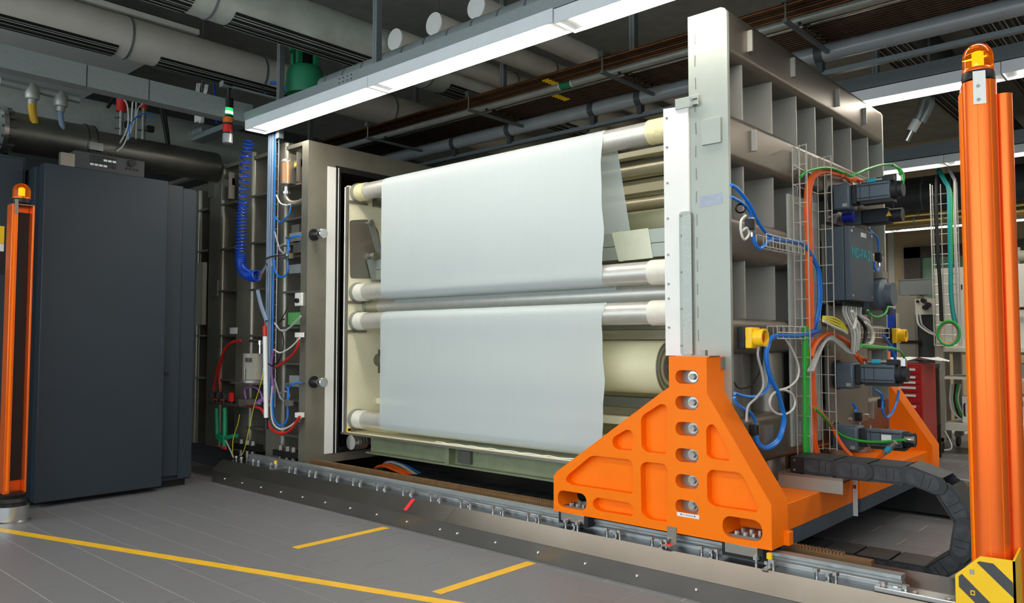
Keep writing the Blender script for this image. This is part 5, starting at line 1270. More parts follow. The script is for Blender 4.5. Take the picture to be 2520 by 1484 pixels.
# ------------------------------------------------ wire basket (vertical cable tray)
ty0, ty1 = on(1972,700,'x',-1.6).y, on(2033,700,'x',-1.6).y
tz0, tz1 = on(2000,1120,'x',-1.6).z, on(1990,368,'x',-1.6).z
wt = thing('wire_basket', 'tall vertical wire mesh cable tray on the ribbed door', 'cable tray', (-1.6, (ty0+ty1)/2, tz0), 'wire mesh trays')
xb_, xf_ = -1.635, -1.56
for k in range(5):
    y = ty0+(ty1-ty0)*k/4; B().cyl((xb_,y,tz0),(xb_,y,tz1),0.0032,6).build('long_wire', 'wire', wt)
for y in (ty0, ty1):
    B().cyl((xf_,y,tz0),(xf_,y,tz1),0.0032,6).build('long_wire', 'wire', wt)
    B().cyl(((xf_+xb_)/2,y,tz0),((xf_+xb_)/2,y,tz1),0.0028,6).build('long_wire', 'wire', wt)
z = tz0+0.01; first = None
while z < tz1:
    if first is None:
        first = B().tube([(xf_,ty0,z),(xb_,ty0,z),(xb_,ty1,z),(xf_,ty1,z)],0.0028,6,False).build('cross_wire', 'wire', wt); fz = z
    else: dup(first, (0,0,z-fz), wt)
    z += 0.1
# perforated plate behind the tray
pp = tag(B().box(-1.668,-1.664+0.008,ty0-0.01,ty1+0.04,tz0+0.05,tz1-0.25).build('perforated_plate', 'perforated'), 'perforated steel plate behind the vertical wire tray', 'perforated plate')
# small horizontal wire baskets
def basket(u0, u1, v, label, X=-1.6, n=6, slope=0.0):
    a = on(u0, v, 'x', X); bq = on(u1, v, 'x', X); zz = a.z
    t = thing('wire_basket', label, 'cable tray', (X, (a.y+bq.y)/2, zz-0.03), 'wire mesh trays')
    for dx, dz in ((0,0.03),(0,-0.03),(0.05,-0.03),(0.05,0.03),(0.05,0.0)):
        B().cyl((X-0.03+dx,a.y,zz+dz),(X-0.03+dx,bq.y,zz+dz),0.0028,6).build('long_wire', 'wire', t)
    for k in range(n):
        y = a.y+(bq.y-a.y)*k/(n-1); B().tube([(X-0.03,y,zz+0.03),(X-0.03,y,zz-0.03),(X+0.02,y,zz-0.03),(X+0.02,y,zz+0.03)],0.0025,5,False).build('cross_wire', 'wire', t)
    return t
basket(1903, 1972, 818, 'short wire mesh tray leading from the near emergency stop button')
basket(2108, 2180, 818, 'short wire mesh tray leading to the far emergency stop button')
basket(1876, 1970, 592, 'short wire mesh tray on the third beam with blue tubes', n=7)
# ------------------------------------------------ cables on the door
O = 'orange power cables'; 
for k, dx in enumerate((0.0, 26.0)):
    cable(P7([(1200,235+dx*0.4),(1050,178+dx*0.6),(930,135+dx),(860,130+dx),(790,175+dx*0.8),(735+dx,260),(722+dx,400),(722+dx,560),(730+dx,720),(728+dx,900),(728+dx,1010),(740+dx,1300)],-1.605)+P8([(745+dx,250),(752+dx,450),(755+dx,650),(765+dx,800),(775+dx*0.7,960),(770+dx,1150),(800+dx,1270)],-1.605), 0.013, 'orange_cable', 'thick orange cable in the tall wire tray, %s strand' % ('near','far')[k], O)
cable([on(*z7(1260,248),'y',4.6)]+P7([(1200,236),(1150,215)],-1.5), 0.011, 'orange_cable', 'orange cable entering the plug of the upper gear motor', O)
cable(P7([(1040,185),(1080,210),(1110,250),(1118,290)],-1.58), 0.011, 'orange_cable', 'orange cable branching down behind the upper gear motor', O)
cable([on(*z8(1320,460),'y',4.6)]+P8([(1230,445),(1160,400),(1120,340),(1080,290),(1000,240),(920,215),(840,260),(790,330),(765,420)],-1.58), 0.012, 'orange_cable', 'orange cable from the middle gear motor looping into the tray', O)
cable(P8([(1150,405),(1190,450),(1210,500)],-1.55), 0.011, 'orange_cable', 'short orange cable behind the middle gear motor', O)
cable(P8([(785,850),(870,930)],-1.57)+[on(*z8(a,c),'y',4.42) for a, c in ((950,1040),(1010,1150),(1060,1220),(1115,1280))], 0.011, 'orange_cable', 'orange cable sweeping down in front of the lowest gear motor', O)
t = thing('power_plug', 'chrome plug with teal band on an orange cable below the lowest gear motor', 'plug', on(*z8(1380,1270),'y',4.2))
cc = [on(*z8(x,y),'y',4.4) for x,y in ((1360,1290),(1400,1255),(1470,1190),(1500,1160))]
B().cyl(cc[0]-(cc[1]-cc[0])*0.6,cc[1],0.011,10).build('cable_end', 'orange_cable', t); B().cyl(cc[1],cc[1].lerp(cc[2],0.3),0.015,12).build('nut', 'steel_bright', t); B().cyl(cc[1].lerp(cc[2],0.3),cc[2].lerp(cc[1],0.2),0.017,12).build('teal_band', 'teal_band', t); B().cyl(cc[2].lerp(cc[1],0.2),cc[3],0.016,12).build('shell', 'steel', t)
G = 'green signal cables'
cable(P7([(675,195),(720,150),(850,118),(950,125),(1060,168)],-1.58)+P7([(1120,185),(1250,130),(1390,90),(1480,95)],-1.4)+[on(*z7(1530,140),'y',4.6),on(*z7(1542,200),'y',4.6),on(*z7(1542,245),'y',4.6)], 0.008, 'green_cable', 'green cable arching over the upper gear motor', G)
cable([on(*z7(1490,100),'y',4.6),on(*z7(1550,140),'y',4.6),on(*z7(1570,200),'y',4.6),on(*z7(1562,260),'y',4.6)], 0.006, 'green_cable', 'second green cable dropping to the encoder plug of the upper motor', G)
for k in range(3):
    cable(P8([(700+13*k,150),(702+13*k,400),(704+14*k,700),(705+14*k,1000),(706+14*k,1200),(712+16*k,1290)],-1.59), 0.009, 'green_cable', 'green cable in the lower half of the wire tray, %s strand' % ('left','middle','right')[k], G)
for k in range(2):
    cable(P8([(1200,312+14*k),(1290,322+14*k),(1380,332+8*k),(1480,342+6*k),(1545,378),(1575,430)],-1.45), 0.007, 'green_cable', 'green cable running to the middle gear motor encoder, %s strand' % ('upper','lower')[k], G)
cable(P8([(800,870),(890,960)],-1.56)+[on(*z8(a,c),'y',4.44) for a, c in ((960,1050),(1080,1120),(1250,1155),(1430,1152),(1590,1137))], 0.007, 'green_cable', 'green cable slung in front of the lowest gear motor', G)
q = on(*z8(1610,1138),'y',4.47); t = thing('encoder_plug', 'chrome encoder plug on the end of the lowest gear motor', 'plug', q); B().cyl(q+V(-0.02,0,0),q+V(0.015,0,0),0.014,12).build('shell', 'steel_bright', t); B().cyl(q+V(0.015,0,0),q+V(0.03,0,0),0.018,12).build('nut', 'steel', t)
cable(P7([(1255,1355),(1290,1400),(1350,1412),(1410,1380),(1435,1320)],-1.45), 0.006, 'green_cable', 'green cable hanging under the far gear head', G)
for k in range(4):
    cable(P8([(735+14*k,545),(790+10*k,430),(860+8*k,310-6*k),(940,238+10*k),(1010,285+12*k),(1080,350+10*k),(1150,395)],-1.57+0.006*k), 0.0068, 'grey_cable', 'grey cable looping from the wire tray to the control box bundle, %s from the outside' % ('first','second','third','fourth')[k], 'grey cables looping into the tray')
cable(P8([(735,560),(740,800),(752,1000),(745,1150),(760,1280)],-1.6), 0.01, 'grey_cable', 'grey cable running down inside the wire tray', 'grey cables looping into the tray')
Bl = 'blue air tubes on the door'
cable(P7([(70,265),(130,310),(230,440),(300,580),(370,680),(440,722),(560,745),(690,772),(750,845),(800,930),(836,1010),(850,1200),(842,1330),(822,1440)],-1.6)+P8([(815,120),(800,190),(760,260),(725,330)],-1.6), 0.0085, 'blue_cable', 'blue air tube swooping from the post into the wire tray, upper strand', Bl)
cable(P7([(400,735),(560,755),(690,782),(742,850),(785,930),(822,1010),(832,1200),(826,1330),(806,1440)],-1.6)+P8([(795,130),(770,200),(735,280)],-1.6), 0.0085, 'blue_cable', 'blue air tube beside the upper swooping one in the wire tray', Bl)
cable(P7([(70,370),(170,430),(232,500),(250,570)],-1.6), 0.0075, 'blue_cable', 'blue air tube from the post to the upper small valve', Bl)
cable(P7([(255,650),(270,760),(315,820),(370,775),(420,735)],-1.6), 0.009, 'blue_cable', 'blue air tube sagging under the upper small valve', Bl)
cable(P8([(850,185),(650,232),(520,230),(430,240),(385,310),(368,420),(400,580),(468,720),(520,880),(530,1000),(480,1150),(380,1215),(305,1180),(280,1100)],-1.585), 0.0095, 'blue_cable', 'long blue air tube looping below the near emergency stop, outer strand', Bl)
cable(P8([(840,195),(640,240),(440,252),(398,320),(382,420),(412,580),(478,720),(508,880),(515,1000),(468,1135),(375,1200),(312,1165),(290,1100)],-1.59), 0.008, 'blue_cable', 'long blue air tube looping below the near emergency stop, inner strand', Bl)
cable(P8([(100,735),(200,762),(300,758),(370,715),(402,640),(400,575)],-1.6), 0.0075, 'blue_cable', 'blue air tube coming from behind the orange foot, upper strand', Bl)
cable(P8([(95,770),(130,840),(230,900),(270,960),(280,995)],-1.6), 0.0075, 'blue_cable', 'blue air tube coming from behind the orange foot, lower strand', Bl)
cable(P7([(1270,655),(1330,720),(1350,800),(1345,860)],-1.55), 0.006, 'blue_cable', 'blue air tube at the far edge of the control box', Bl)
cable(P7([(1310,930),(1315,990),(1340,1010),(1360,970),(1365,920)],-1.55), 0.008, 'blue_cable', 'small blue tube loop beside the control box far edge', Bl)
cable(P8([(1390,230),(1440,300),(1480,380),(1510,500)],-1.5), 0.009, 'blue_cable', 'blue air tube below the far emergency stop', Bl)
cable(P8([(1310,700),(1370,740),(1385,800),(1385,880),(1420,945),(1470,900),(1510,800),(1525,710)],-1.5), 0.008, 'blue_cable', 'blue air tube loop below the middle gear motor', Bl)
cable(P8([(1125,820),(1150,860),(1150,900)],-1.56), 0.008, 'blue_cable', 'short blue tube to the black sensor under the middle motor', Bl)
W = 'white sensor cables on the door'
cable(P8([(540,260),(610,380),(655,510),(640,610),(570,680),(480,708)],-1.6)+[on(*z8(512+112*math.cos(a),812+108*math.sin(a)),'x',-1.59) for a in [-2.0-2*math.pi*i/14*1.6 for i in range(20)]], 0.006, 'white_cable', 'white sensor cable ending in a round coil', W)
cable(P8([(320,290),(300,400),(338,560),(345,680),(290,770),(215,850),(200,980)],-1.59), 0.006, 'grey_cable', 'grey cable hanging from the near emergency stop', W)
cable(P7([(195,530),(155,580),(155,680),(185,740),(225,690),(205,640),(170,660)],-1.6), 0.006, 'white_cable', 'white cable loop at the upper small valve', W)
cable([on(*z7(150+42*math.cos(a),470+38*math.sin(a)),'x',-1.6) for a in [2*math.pi*i/12*1.5 for i in range(18)]], 0.004, 'black', 'thin black cable coil above the upper small valve')
cable(P8([(345,300),(330,500),(250,660),(140,690),(95,640)],-1.63), 0.004, 'black', 'thin black cable hanging between the stiffener tubes')
# small valves
def small_valve(p, label):
    t = thing('solenoid_valve', label, 'valve', p, 'small solenoid valves on the door')
    B().box(p.x-0.015,p.x+0.02,p.y-0.018,p.y+0.018,p.z-0.03,p.z+0.02).build('coil', 'black', t, 0.003); B().box(p.x-0.012,p.x+0.015,p.y+0.018,p.y+0.035,p.z-0.04,p.z+0.03).build('body', 'steel', t)
    B().cyl((p.x,p.y+0.026,p.z-0.06),(p.x,p.y+0.026,p.z-0.04),0.009,8).build('fitting', 'steel_bright', t)
for (x, y, zf, X, lab) in ((225,600,z7,-1.6,'small black solenoid valve with blue tubes near the post, upper'),(262,1045,z8,-1.6,'small black solenoid valve on a steel block near the orange foot'),(1170,930,z8,-1.635,'small black solenoid valve below the middle gear motor'),(1345,885,z7,-1.54,'small solenoid valve beside the control box far edge'),(1370,815,z8,-1.52,'small metal valve block under the middle gear motor')):
    small_valve(on(*zf(x,y),'x',X), lab)
a = on(*z8(305,1020),'x',-1.64); B_ = tag(B().box(-1.667,-1.61,a.y,a.y+0.1,a.z-0.11,a.z+0.0).build('valve_bracket', 'steel'), 'square steel bracket behind the lower solenoid valve', 'bracket')
# emergency stops
def estop(u, v, label, flip=False):
    p = on(u, v, 'x', -1.667); y = p.y; z = p.z
    t = thing('emergency_stop', label, 'emergency stop', (-1.64, y, z-0.05), 'yellow emergency stop buttons')
    B().box(-1.667,-1.635,y-0.045,y+0.055,z-0.052,z+0.05).build('back_box', 'motor_dark', t, 0.004)
    B().box(-1.635,-1.6,y-0.04,y+0.05,z-0.05,z+0.048).build('body', 'yellow', t, 0.006)
    b = B(); n = 20; ri, ro = 0.032, 0.04
    rings = []
    for (x, r) in ((-1.6,ro),(-1.555,ro*1.05),(-1.555,ri*1.05),(-1.6,ri)):
        rings.append(b.ring((x,y+0.005,z), (1,0,0), r, n))
    for i in range(3): b._skin(rings[i], rings[i+1])
    b.build('shroud', 'yellow', t)
    B().lathe([(0.014,0),(0.014,0.015),(0.024,0.018),(0.024,0.03),(0.018,0.034)], (-1.6,y+0.005,z), (1,0,0), 18).build('button', 'red', t)
    B().cyl((-1.65,y-0.047,z),(-1.65,y-0.045,z),0.02,14).build('knockout', 'black', t)
estop(1826, 831, 'yellow emergency stop with red button next to the front steel post')
estop(2186, 826, 'yellow emergency stop at the far end of the ribbed door')
# ================================================================== CABLE CHAIN
CYA, CYB = 3.79, 3.985; CR = 0.211; CCX, CCZ = -1.055, 0.289
def chain_pt(s):
    L1 = 0.47
    if s < L1: return V(CCX-L1+s, 0, CCZ+CR), 0.0
    s -= L1
    if s < math.pi*CR:
        th = s/CR; return V(CCX+CR*math.sin(th), 0, CCZ+CR*math.cos(th)), -th
    s -= math.pi*CR
    return V(CCX-s, 0, CCZ-CR), -math.pi
ec = thing('cable_chain', 'black plastic cable chain curving back beside the large orange column', 'cable chain', (CCX, (CYA+CYB)/2, 0.03))
PITCH_L = 0.152; hl = 0.037
def mk(b, name, m):
    bmesh.ops.recalc_face_normals(b.bm, faces=b.bm.faces); me = bpy.data.meshes.new(name); b.bm.to_mesh(me); b.bm.free(); me.materials.append(MATS[m]); return me
WID = CYB-CYA
side = rrect(-PITCH_L/2-0.022, PITCH_L/2+0.022, -hl, hl, hl*0.97, 6)
def link_mesh(off):
    b = B()
    b.prism(side, lambda a, c, d: V(a, d-WID/2+off, c), 0, 0.008).prism(side, lambda a, c, d: V(a, WID/2-d-off, c), 0, 0.008)
    for sg in (-1, 1): b.box(-PITCH_L/2+0.006, PITCH_L/2-0.006, -WID/2+0.002, WID/2-0.002, sg*hl-0.004, sg*hl+0.003)
    return mk(b, 'link', 'chain_black')
me_a = (link_mesh(0.0), link_mesh(0.009))
pill = rrect(-0.07, 0.07, -hl*0.84, hl*0.84, hl*0.82, 8)
me_b = mk(B().prism(pill, lambda a, b, d: V(a, -WID/2-d, b), 0, 0.0018), 'link_pill', 'chain_circle')
me_c = mk(B().box(-0.0015,0.0015,-WID/2-0.003,-WID/2,-hl*0.75,hl*0.75).box(0.03,0.033,-WID/2-0.003,-WID/2,-hl*0.6,hl*0.6), 'link_groove', 'black')
nl = 0
s = PITCH_L/2
while s < 0.47+math.pi*CR+3.4:
    p, ang = chain_pt(s); p.y = (CYA+CYB)/2
    nl += 1; o = bpy.data.objects.new('link', me_a[nl % 2]); COL.objects.link(o); o.parent = ec; o.location = p-WLOC[ec.name]; o.rotation_euler = (0, -ang, 0); WLOC[o.name] = p
    for me, nm in ((me_b,'side_cover'),(me_c,'side_groove')):
        if s > 2.6: continue
        q = bpy.data.objects.new(nm, me); COL.objects.link(q); q.parent = o; q.location = (0, 0.009*(nl % 2), 0)
    s += PITCH_L
B().box(CCX-0.53,CCX-0.47,CYA,CYB,CCZ+CR-hl,CCZ+CR+hl).build('end_bracket', 'black', ec)
for zz_ in (-0.025,0.022): B().cyl((CCX-0.51,CYA-0.004,CCZ+CR+zz_),(CCX-0.51,CYA,CCZ+CR+zz_),0.007,8).build('bracket_screw', 'steel_bright', ec)
sp_ = thing('chain_shelf', 'bright steel shelf plate carrying the end of the cable chain', 'shelf', (-1.5, 3.95, 0.387))
B().box(-1.64,-1.33,3.77,4.22,0.447,0.459).build('plate', 'steel', sp_); B().box(-1.64,-1.33,3.77,3.776,0.387,0.447).build('web', 'steel_face', sp_); B().box(-1.64,-1.33,4.2,4.206,0.387,0.447).build('web', 'steel_face', sp_)
# cables lying at the far end of the lower run
for k, (m, dy, lab) in enumerate((('orange_cable',0.0,'orange'),('orange_cable',0.035,'second orange'),('green_cable',0.07,'green'),('blue_cable',0.09,'blue'),('grey_cable',0.05,'grey'))):
    cable([(-4.42,CYA+0.04+dy,0.1),(-4.62,CYA+0.05+dy,0.125+0.008*k),(-4.82,CYA+0.08+dy,0.14+0.006*k),(-5.0,CYA+0.14+dy,0.1),(-5.15,CYA+0.25+dy,0.04)], 0.012, m, '%s cable coming out of the cable chain under the winder' % lab, 'cables at the lower chain end')
# ================================================================== RIGHT BACKGROUND
TY = 8.62
tx0 = xs(2303,950,TY); 
tr = thing('lab_trolley', 'grey frame trolley on castors behind the large orange column', 'trolley', (tx0+0.9, TY+0.35, 0))
zf = lambda v: zs(2330, v, TY)
X1 = tx0+1.9
for x in (tx0, X1):
    for y in (TY, TY+0.7):
        B().box(x,x+0.075,y,y+0.06,zf(1088),zf(845)).build('post', 'beige_grey', tr)
for v, h in ((862,0.03),(930,0.025),(1050,0.07)):
    B().box(tx0+0.05,X1+0.06,TY+0.01,TY+0.74,zf(v)-h/2,zf(v)+h/2).build('shelf', 'white_machine', tr)
B().box(tx0+0.36,tx0+0.42,TY+0.03,TY+0.07,zf(1045),zf(862)).build('inner_post', 'white_machine', tr)
for (x, y) in ((tx0+0.03,TY+0.03),(X1,TY+0.03),(tx0+0.03,TY+0.7),(tx0+0.5,TY+0.05)):
    cs_ = B().cyl((x-0.015,y,0.055),(x+0.015,y,0.055),0.055,20).build('castor_wheel', 'rubber', tr); B().box(x-0.03,x+0.03,y-0.03,y+0.03,0.1,0.15).build('castor_fork', 'steel', cs_)
# white machine on the trolley
wm = thing('white_cabinet', 'cream white instrument cabinet standing on the grey trolley', 'cabinet', (tx0+0.9, TY+0.3, zf(862)+0.015))
B().box(tx0-0.02,X1+0.2,TY+0.12,TY+0.7,zf(862)+0.016,zf(657)).build('housing', 'white_machine', wm, 0.004)
for v in (706,742,770): 
    q = on(2476,v,'y',TY+0.1); B().cyl((q.x,TY+0.12,q.z),(q.x,TY+0.06,q.z),0.02,10).build('knob', 'copper_dark', wm)
q0 = on(2478,765,'y',TY+0.1); B().tube([q0, q0+V(0.1,-0.03,0.02), q0+V(0.3,-0.02,0.015)], 0.014, 8).build('rod', 'copper_dark', wm)
for k, u in enumerate((2365,)): q = on(u,700,'y',TY+0.115); B().box(q.x,q.x+0.01,TY+0.115,TY+0.12,q.z-0.05,q.z).build('slot', 'black', wm)
cap = thing('hose_valve', 'grey valve fitting with hoses on the white instrument cabinet', 'fitting', on(2500,655,'y',TY+0.3))
q = on(2497,640,'y',TY+0.3); B().cyl((q.x,TY+0.3,zf(657)),(q.x,TY+0.3,q.z+0.08),0.04,14).cyl((q.x+0.02,TY+0.3,q.z+0.04),(q.x+0.12,TY+0.3,q.z+0.04),0.05,14).build('body', 'beige_grey', cap); B().box(q.x-0.08,q.x+0.05,TY+0.28,TY+0.32,q.z+0.08,q.z+0.12).build('bracket', 'steel', cap)
# rack boxes on the lower shelf
for k, (u0, u1, lab) in enumerate(((2369,2440,'white rack box with black handles on the lowest trolley shelf, left one'),(2478,2560,'white rack box with black handles on the lowest trolley shelf, right one'))):
    a, b2 = on(u0,1046,'y',TY+0.1), on(u1,978,'y',TY+0.1)
    t = thing('rack_box', lab, 'rack box', (a.x,TY+0.1,zf(1050)+0.035), 'white rack boxes on the trolley')
    B().box(a.x,b2.x,TY+0.1,TY+0.55,zf(1050)+0.036,b2.z).build('case', 'white_plastic', t, 0.003)
    for f in (0.1, 0.85):
        x = a.x+(b2.x-a.x)*f; B().tube([(x,TY+0.1,a.z+0.09),(x,TY+0.07,a.z+0.1),(x,TY+0.07,a.z+0.2),(x,TY+0.1,a.z+0.21)],0.008,6,False).build('handle', 'black', t)
    B().box(a.x+(b2.x-a.x)*0.35,a.x+(b2.x-a.x)*0.5,TY+0.098,TY+0.1,a.z+0.18,a.z+0.23).build('display', 'black', t)
for k, (v0, v1, m, lab) in enumerate(((930,905,'black','flat black instrument on the middle trolley shelf'),(925,896,'pipe_grey','grey instrument on the middle trolley shelf at the right'))):
    a, b2 = on((2395,2478)[k],v0,'y',TY+0.15), on((2440,2540)[k],v1,'y',TY+0.15)
    t = thing('instrument', lab, 'instrument', (a.x,TY+0.15,zf(930)+0.0125), 'instruments on the trolley')
    B().box(a.x,b2.x,TY+0.15,TY+0.5,zf(930)+0.013,b2.z).build('case', m, t, 0.003)
    for j in range(3): B().cyl((a.x+0.03+0.06*j,TY+0.145,(a.z+b2.z)/2),(a.x+0.03+0.06*j,TY+0.15,(a.z+b2.z)/2),0.012,10).build('dial', 'insul', t)
for k in range(5):
    cable([on(2340+6*k,945,'y',TY+0.2),on(2338+5*k,985,'y',TY+0.2),on(2345+7*k,1015+3*k,'y',TY+0.15),on(2365+3*k,1030,'y',TY+0.15)], 0.008, ('white_cable','grey_cable','black','green_cable','white_cable')[k], ('white','grey','black','green','second white')[k]+' cable tangled on the trolley beside the rack box', 'cables on the trolley')
cable([on(2325,1060,'y',TY-0.05),on(2340,1090,'y',TY-0.05),on(2340,1105,'y',TY-0.05),on(2324,1108,'y',TY-0.05)], 0.007, 'white_cable', 'white cable hanging by the trolley castor')
# vertical wire tray with cables
WY = TY-0.08
wb = thing('wire_basket', 'tall wire mesh tray with coloured cables in front of the white cabinet', 'cable tray', (xs(2325,850,WY), WY, zs(2325,850,WY)), 'wire mesh trays')
zt, zb = zs(2325,450,WY), zs(2325,850,WY); xa, xb2 = xs(2297,650,WY), xs(2358,650,WY)
for k in range(4):
    x = xa+(xb2-xa)*k/3; B().cyl((x,WY+0.04,zb),(x,WY+0.04,zt),0.005,6).build('long_wire', 'wire', wb)
for x in (xa, xb2):
    B().cyl((x,WY-0.04,zb),(x,WY-0.04,zt),0.006,6).build('long_wire', 'wire', wb)
z = zb; f0 = None
while z < zt:
    if f0 is None: f0 = B().tube([(xa,WY-0.04,z),(xa,WY+0.04,z),(xb2,WY+0.04,z),(xb2,WY-0.04,z)],0.0045,5,False).build('cross_wire', 'wire', wb); z0_ = z
    else: dup(f0, (0,0,z-z0_), wb)
    z += 0.1
cable(Y4([(2304,430),(2304,520),(2308,620),(2313,690),(2317,780),(2317,790)], WY), 0.018, 'black', 'black cable in the far wire tray')
cable(Y4([(2308,417),(2325,445),(2335,470),(2337,560),(2339,650),(2340,720),(2345,770),(2352,800)], WY), 0.022, 'teal_cable', 'thick teal cable bundle in the far wire tray')
cable(Y4([(2312,417),(2330,450),(2341,480),(2341,560),(2342,650)], WY), 0.014, 'green_cable', 'green cable beside the teal bundle in the far wire tray')
cable(Y4([(2332,412),(2345,435),(2350,455),(2350,560),(2355,700),(2362,830)], WY), 0.016, 'grey_cable', 'grey cable at the right side of the far wire tray')
for k, m in enumerate(('orange_cable','yellow_cable','blue_cable','green_cable')):
    cable([on(2335+(23+1.5*k)*math.cos(a),820+(26+1.3*k)*math.sin(a),'y',WY-0.06-0.01*k) for a in [2*math.pi*i/16 for i in range(17)]], 0.011, m, '%s cable of the round coil hung on the far wire tray' % m.split('_')[0], 'coiled cables on the far wire tray')
# red tool cabinet
RYY = 7.6
a, b2 = on(2218,1075,'y',RYY), on(2268,896,'y',RYY)
rt = thing('tool_cabinet', 'red drawer tool cabinet behind the middle gear motor', 'tool cabinet', ((a.x+b2.x)/2, RYY, 0))
rx0, rx1 = b2.x-0.55, b2.x
B().box(rx0,rx1,RYY,RYY+0.45,0.1,b2.z).build('body', 'red_cabinet', rt, 0.004)
vs_ = [902,921,934,947,966,993,1019,1050]
for k in range(len(vs_)-1):
    za, zb = zs(2250,vs_[k+1]-1.5,RYY), zs(2250,vs_[k]+0.5,RYY)
    d = B().box(rx0+0.02,rx1-0.025,RYY-0.012,RYY,za,zb).build('drawer', 'red_cabinet', rt, 0.002)
    B().box(rx0+0.12,rx1-0.05,RYY-0.022,RYY-0.012,zb-0.035,zb-0.015).build('handle', 'white_plastic', d)
for x in (rx0+0.05,rx1-0.05): B().cyl((x-0.015,RYY+0.05,0.05),(x+0.015,RYY+0.05,0.05),0.05,16).build('castor', 'black', rt)
bp = thing('crumpled_paper', 'crumpled white paper sheets on the red tool cabinet', 'paper', ((rx0+rx1)/2, RYY+0.2, b2.z+0.001))
pb = B(); random.seed(3); N = 7
gv = [[pb.bm.verts.new((rx0+0.1+0.6*i/N, RYY+0.02+0.36*j/N, b2.z+0.012+0.05*random.random()*(1 if 0 < i < N else 0.4))) for j in range(N+1)] for i in range(N+1)]
for i in range(N):
    for j in range(N): pb.bm.faces.new((gv[i][j],gv[i+1][j],gv[i+1][j+1],gv[i][j+1]))
pb.build('sheet', 'white_plastic', bp)
# second dark red side unit right of it
t = thing('steel_drum', 'brown steel drum between the red tool cabinet and the trolley', 'drum', (xs(2288,1000,8.3), 8.3, 0))
B().lathe([(0.09,0),(0.09,0.3),(0.095,0.31),(0.09,0.32),(0.09,zs(2293,905,8.3))], (xs(2288,1000,8.3),8.3,0), (0,0,1), 24).build('shell', 'copper_dark', t); B().cyl((xs(2288,1000,8.3),8.3,zs(2293,905,8.3)),(xs(2288,1000,8.3),8.3,zs(2293,895,8.3)),0.095,24).build('lid', 'pipe_dark', t)
# grey control desk with glass case
DYY = 9.4
a, b2 = on(2208,845,'y',DYY), on(2256,727,'y',DYY)
t = thing('control_desk', 'grey metal desk cabinet under the glass case', 'cabinet', ((a.x+b2.x)/2, DYY+0.3, 0))
B().box(a.x,b2.x,DYY,DYY+0.6,0,b2.z).build('body', 'beige_grey', t, 0.004); B().box(a.x+0.03,b2.x-0.02,DYY-0.01,DYY,0.9,b2.z-0.05).build('door', 'beige_grey', t); B().box(b2.x,xs(2300,800,DYY),DYY+0.02,DYY+0.6,0,zs(2280,778,DYY)).build('side_unit', 'pipe_dark', t)
B().box(a.x,xs(2300,800,DYY),DYY-0.02,DYY,zs(2250,845,DYY),zs(2250,838,DYY)).build('rail', 'black', t)
a, b2 = on(2212,727,'y',DYY+0.1), on(2300,684,'y',DYY+0.1)
t = thing('glass_case', 'clear display case with bright reflections on the grey desk', 'glass case', (a.x, DYY+0.1, a.z), None)
for (x0, x1, y0, y1, z0, z1) in ((a.x,b2.x,DYY+0.1,DYY+0.106,a.z,b2.z),(a.x,a.x+0.006,DYY+0.106,DYY+0.5,a.z,b2.z),(a.x,b2.x,DYY+0.106,DYY+0.5,b2.z-0.006,b2.z)): B().box(x0,x1,y0,y1,z0,z1).build('pane', 'plastic_clear', t)
B().box(a.x,a.x+0.012,DYY+0.09,DYY+0.1,a.z,b2.z).box(a.x,b2.x,DYY+0.09,DYY+0.1,b2.z-0.012,b2.z).build('frame', 'steel', t)
for k in range(4): B().box(a.x+0.12+0.09*k,a.x+0.16+0.09*k,DYY+0.2+0.05*k,DYY+0.24+0.05*k,a.z,a.z+0.1+0.03*(k%2)).build('exhibit', 'brass_and_reflection', t)
a, b2 = on(2252,775,'y',9.0), on(2300,735,'y',9.0)
t = thing('switch_cabinet', 'light grey switch panel with connectors left of the far wire tray', 'switch box', (a.x, 9.0, a.z))
B().box(a.x,b2.x,9.0,9.2,a.z,b2.z).build('case', 'white_machine', t, 0.003)
for u, v in ((2273,740),(2277,757),(2285,750)):
    q = on(u,v,'y',8.97); B().cyl((q.x,9.0,q.z),(q.x,8.94,q.z),0.025,12).build('connector', 'black', t)
q = on(2254,742,'y',9.0); B().cyl((q.x+0.02,9.0,q.z),(q.x+0.02,8.98,q.z),0.015,12).build('knob', 'black', t)
tag(B().box(a.x+0.05,b2.x-0.05,9.05,9.2,0,a.z).build('panel_stand', 'pipe_dark'), 'dark pedestal carrying the light grey switch panel', 'pedestal')
for k in range(3): cable([on(2256+8*k,775,'y',8.98),on(2262+8*k,800,'y',8.95),on(2285+8*k,818,'y',8.95),on(2303,825+3*k,'y',8.9)], 0.01, ('white_cable','grey_cable','black')[k], ('white','grey','black')[k]+' cable sagging from the light grey switch panel', 'cables below the switch panel')
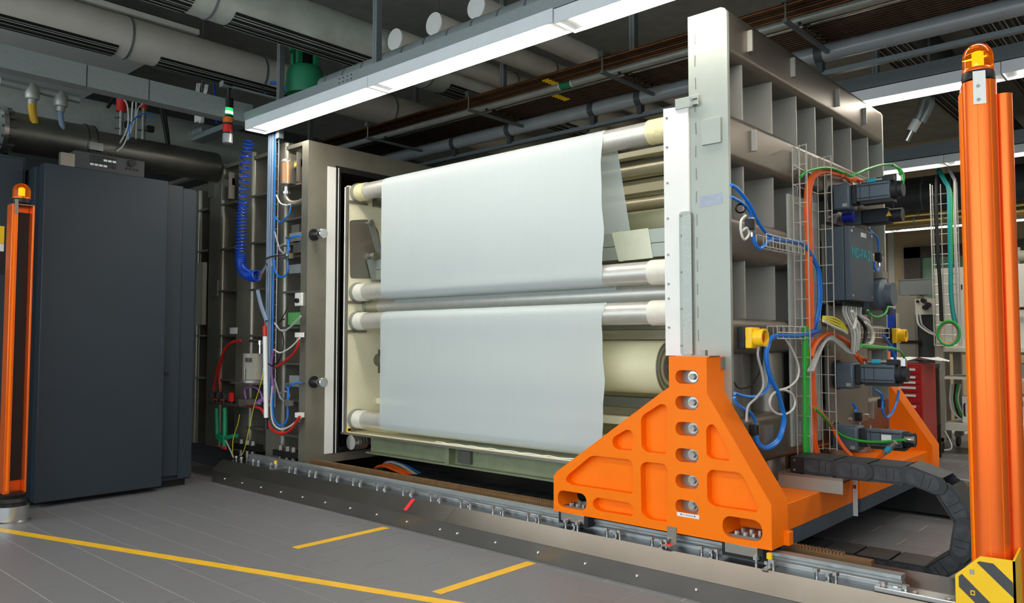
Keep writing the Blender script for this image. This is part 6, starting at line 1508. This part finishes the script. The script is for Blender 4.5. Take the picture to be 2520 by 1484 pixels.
# large dark spiral duct far behind, yellow reflections on its underside added as thin pipes
for (u, v, Yd, r, m, lab) in ((2300,482,10.0,0.24,'pipe_dark','huge dark spiral duct in front of the far beige wall'),(2300,527,9.7,0.055,'brass_and_reflection','yellow reflection on the underside of the huge dark duct, added as a pipe, upper'),(2300,541,9.5,0.05,'brass_and_reflection','yellow reflection on the underside of the huge dark duct, added as a pipe, lower')):
    z = zs(u, v, Yd)
    t = thing('spiral_duct', lab, 'air duct', (-1, Yd, z-r), 'far spiral ducts')
    B().cyl((-5,Yd,z),(3,Yd,z),r,36).build('pipe', m, t)
    for k in range(26): ring(t, (-4.9+0.3*k,Yd,z), (1,0,0), r, 0.006)
# slotted dark ducts in the upper right
for k, (u, v, r, lab) in enumerate(((2450,75,0.22,'dark slotted duct in the upper right corner above the beacon'),(2215,150,0.2,'dark slotted duct behind the top of the ribbed door'))):
    p = on(u, v, 'z', 3.35)
    y_duct(p.x, 3.35+r, r, p.y-2.5, 11.8, lab, [(p.y-0.55, p.y+0.6),(p.y+1.2,p.y+2.4)], (p.y-0.8, p.y+0.9, p.y+2.7), 'pipe_dark')
# extraction arm below the second light row
ea = thing('extraction_arm', 'silver flexible hose with nozzle hanging behind the orange column', 'extraction arm', on(2232,345,'y',6.6))
B().tube(Y4([(2280,240),(2290,255),(2268,300)],6.6), 0.03, 10).build('hose', 'galvanised', ea); B().tube(Y4([(2275,245),(2262,285),(2248,310)],6.6), 0.03, 10).build('hose', 'galvanised', ea)
B().cyl(*Y4([(2258,295),(2243,322)],6.6), 0.036, 14).build('sleeve', 'white_plastic', ea); B().cyl(*Y4([(2243,322),(2231,346)],6.6), 0.022, 12).build('nozzle', 'steel_bright', ea)
B().cyl(*Y4([(2285,245),(2285,-160)],6.6), 0.012, 8).build('drop_rod', 'galv_dark', ea)
# galvanised conduit pair by the wall and a blue post behind the door edge
t = tag(B().box(xs(2181,760,8.6),xs(2197,760,8.6),8.6,8.7,0,zs(2190,760,8.6)).build('blue_post', 'blue_hose'), 'narrow blue post seen past the far edge of the ribbed door', 'post')
t = tag(B().box(xs(2196,800,8.9),xs(2206,800,8.9),8.9,9.0,0,zs(2200,770,8.9)).build('beige_post', 'cream'), 'narrow cream post beside the blue post in the background', 'post')
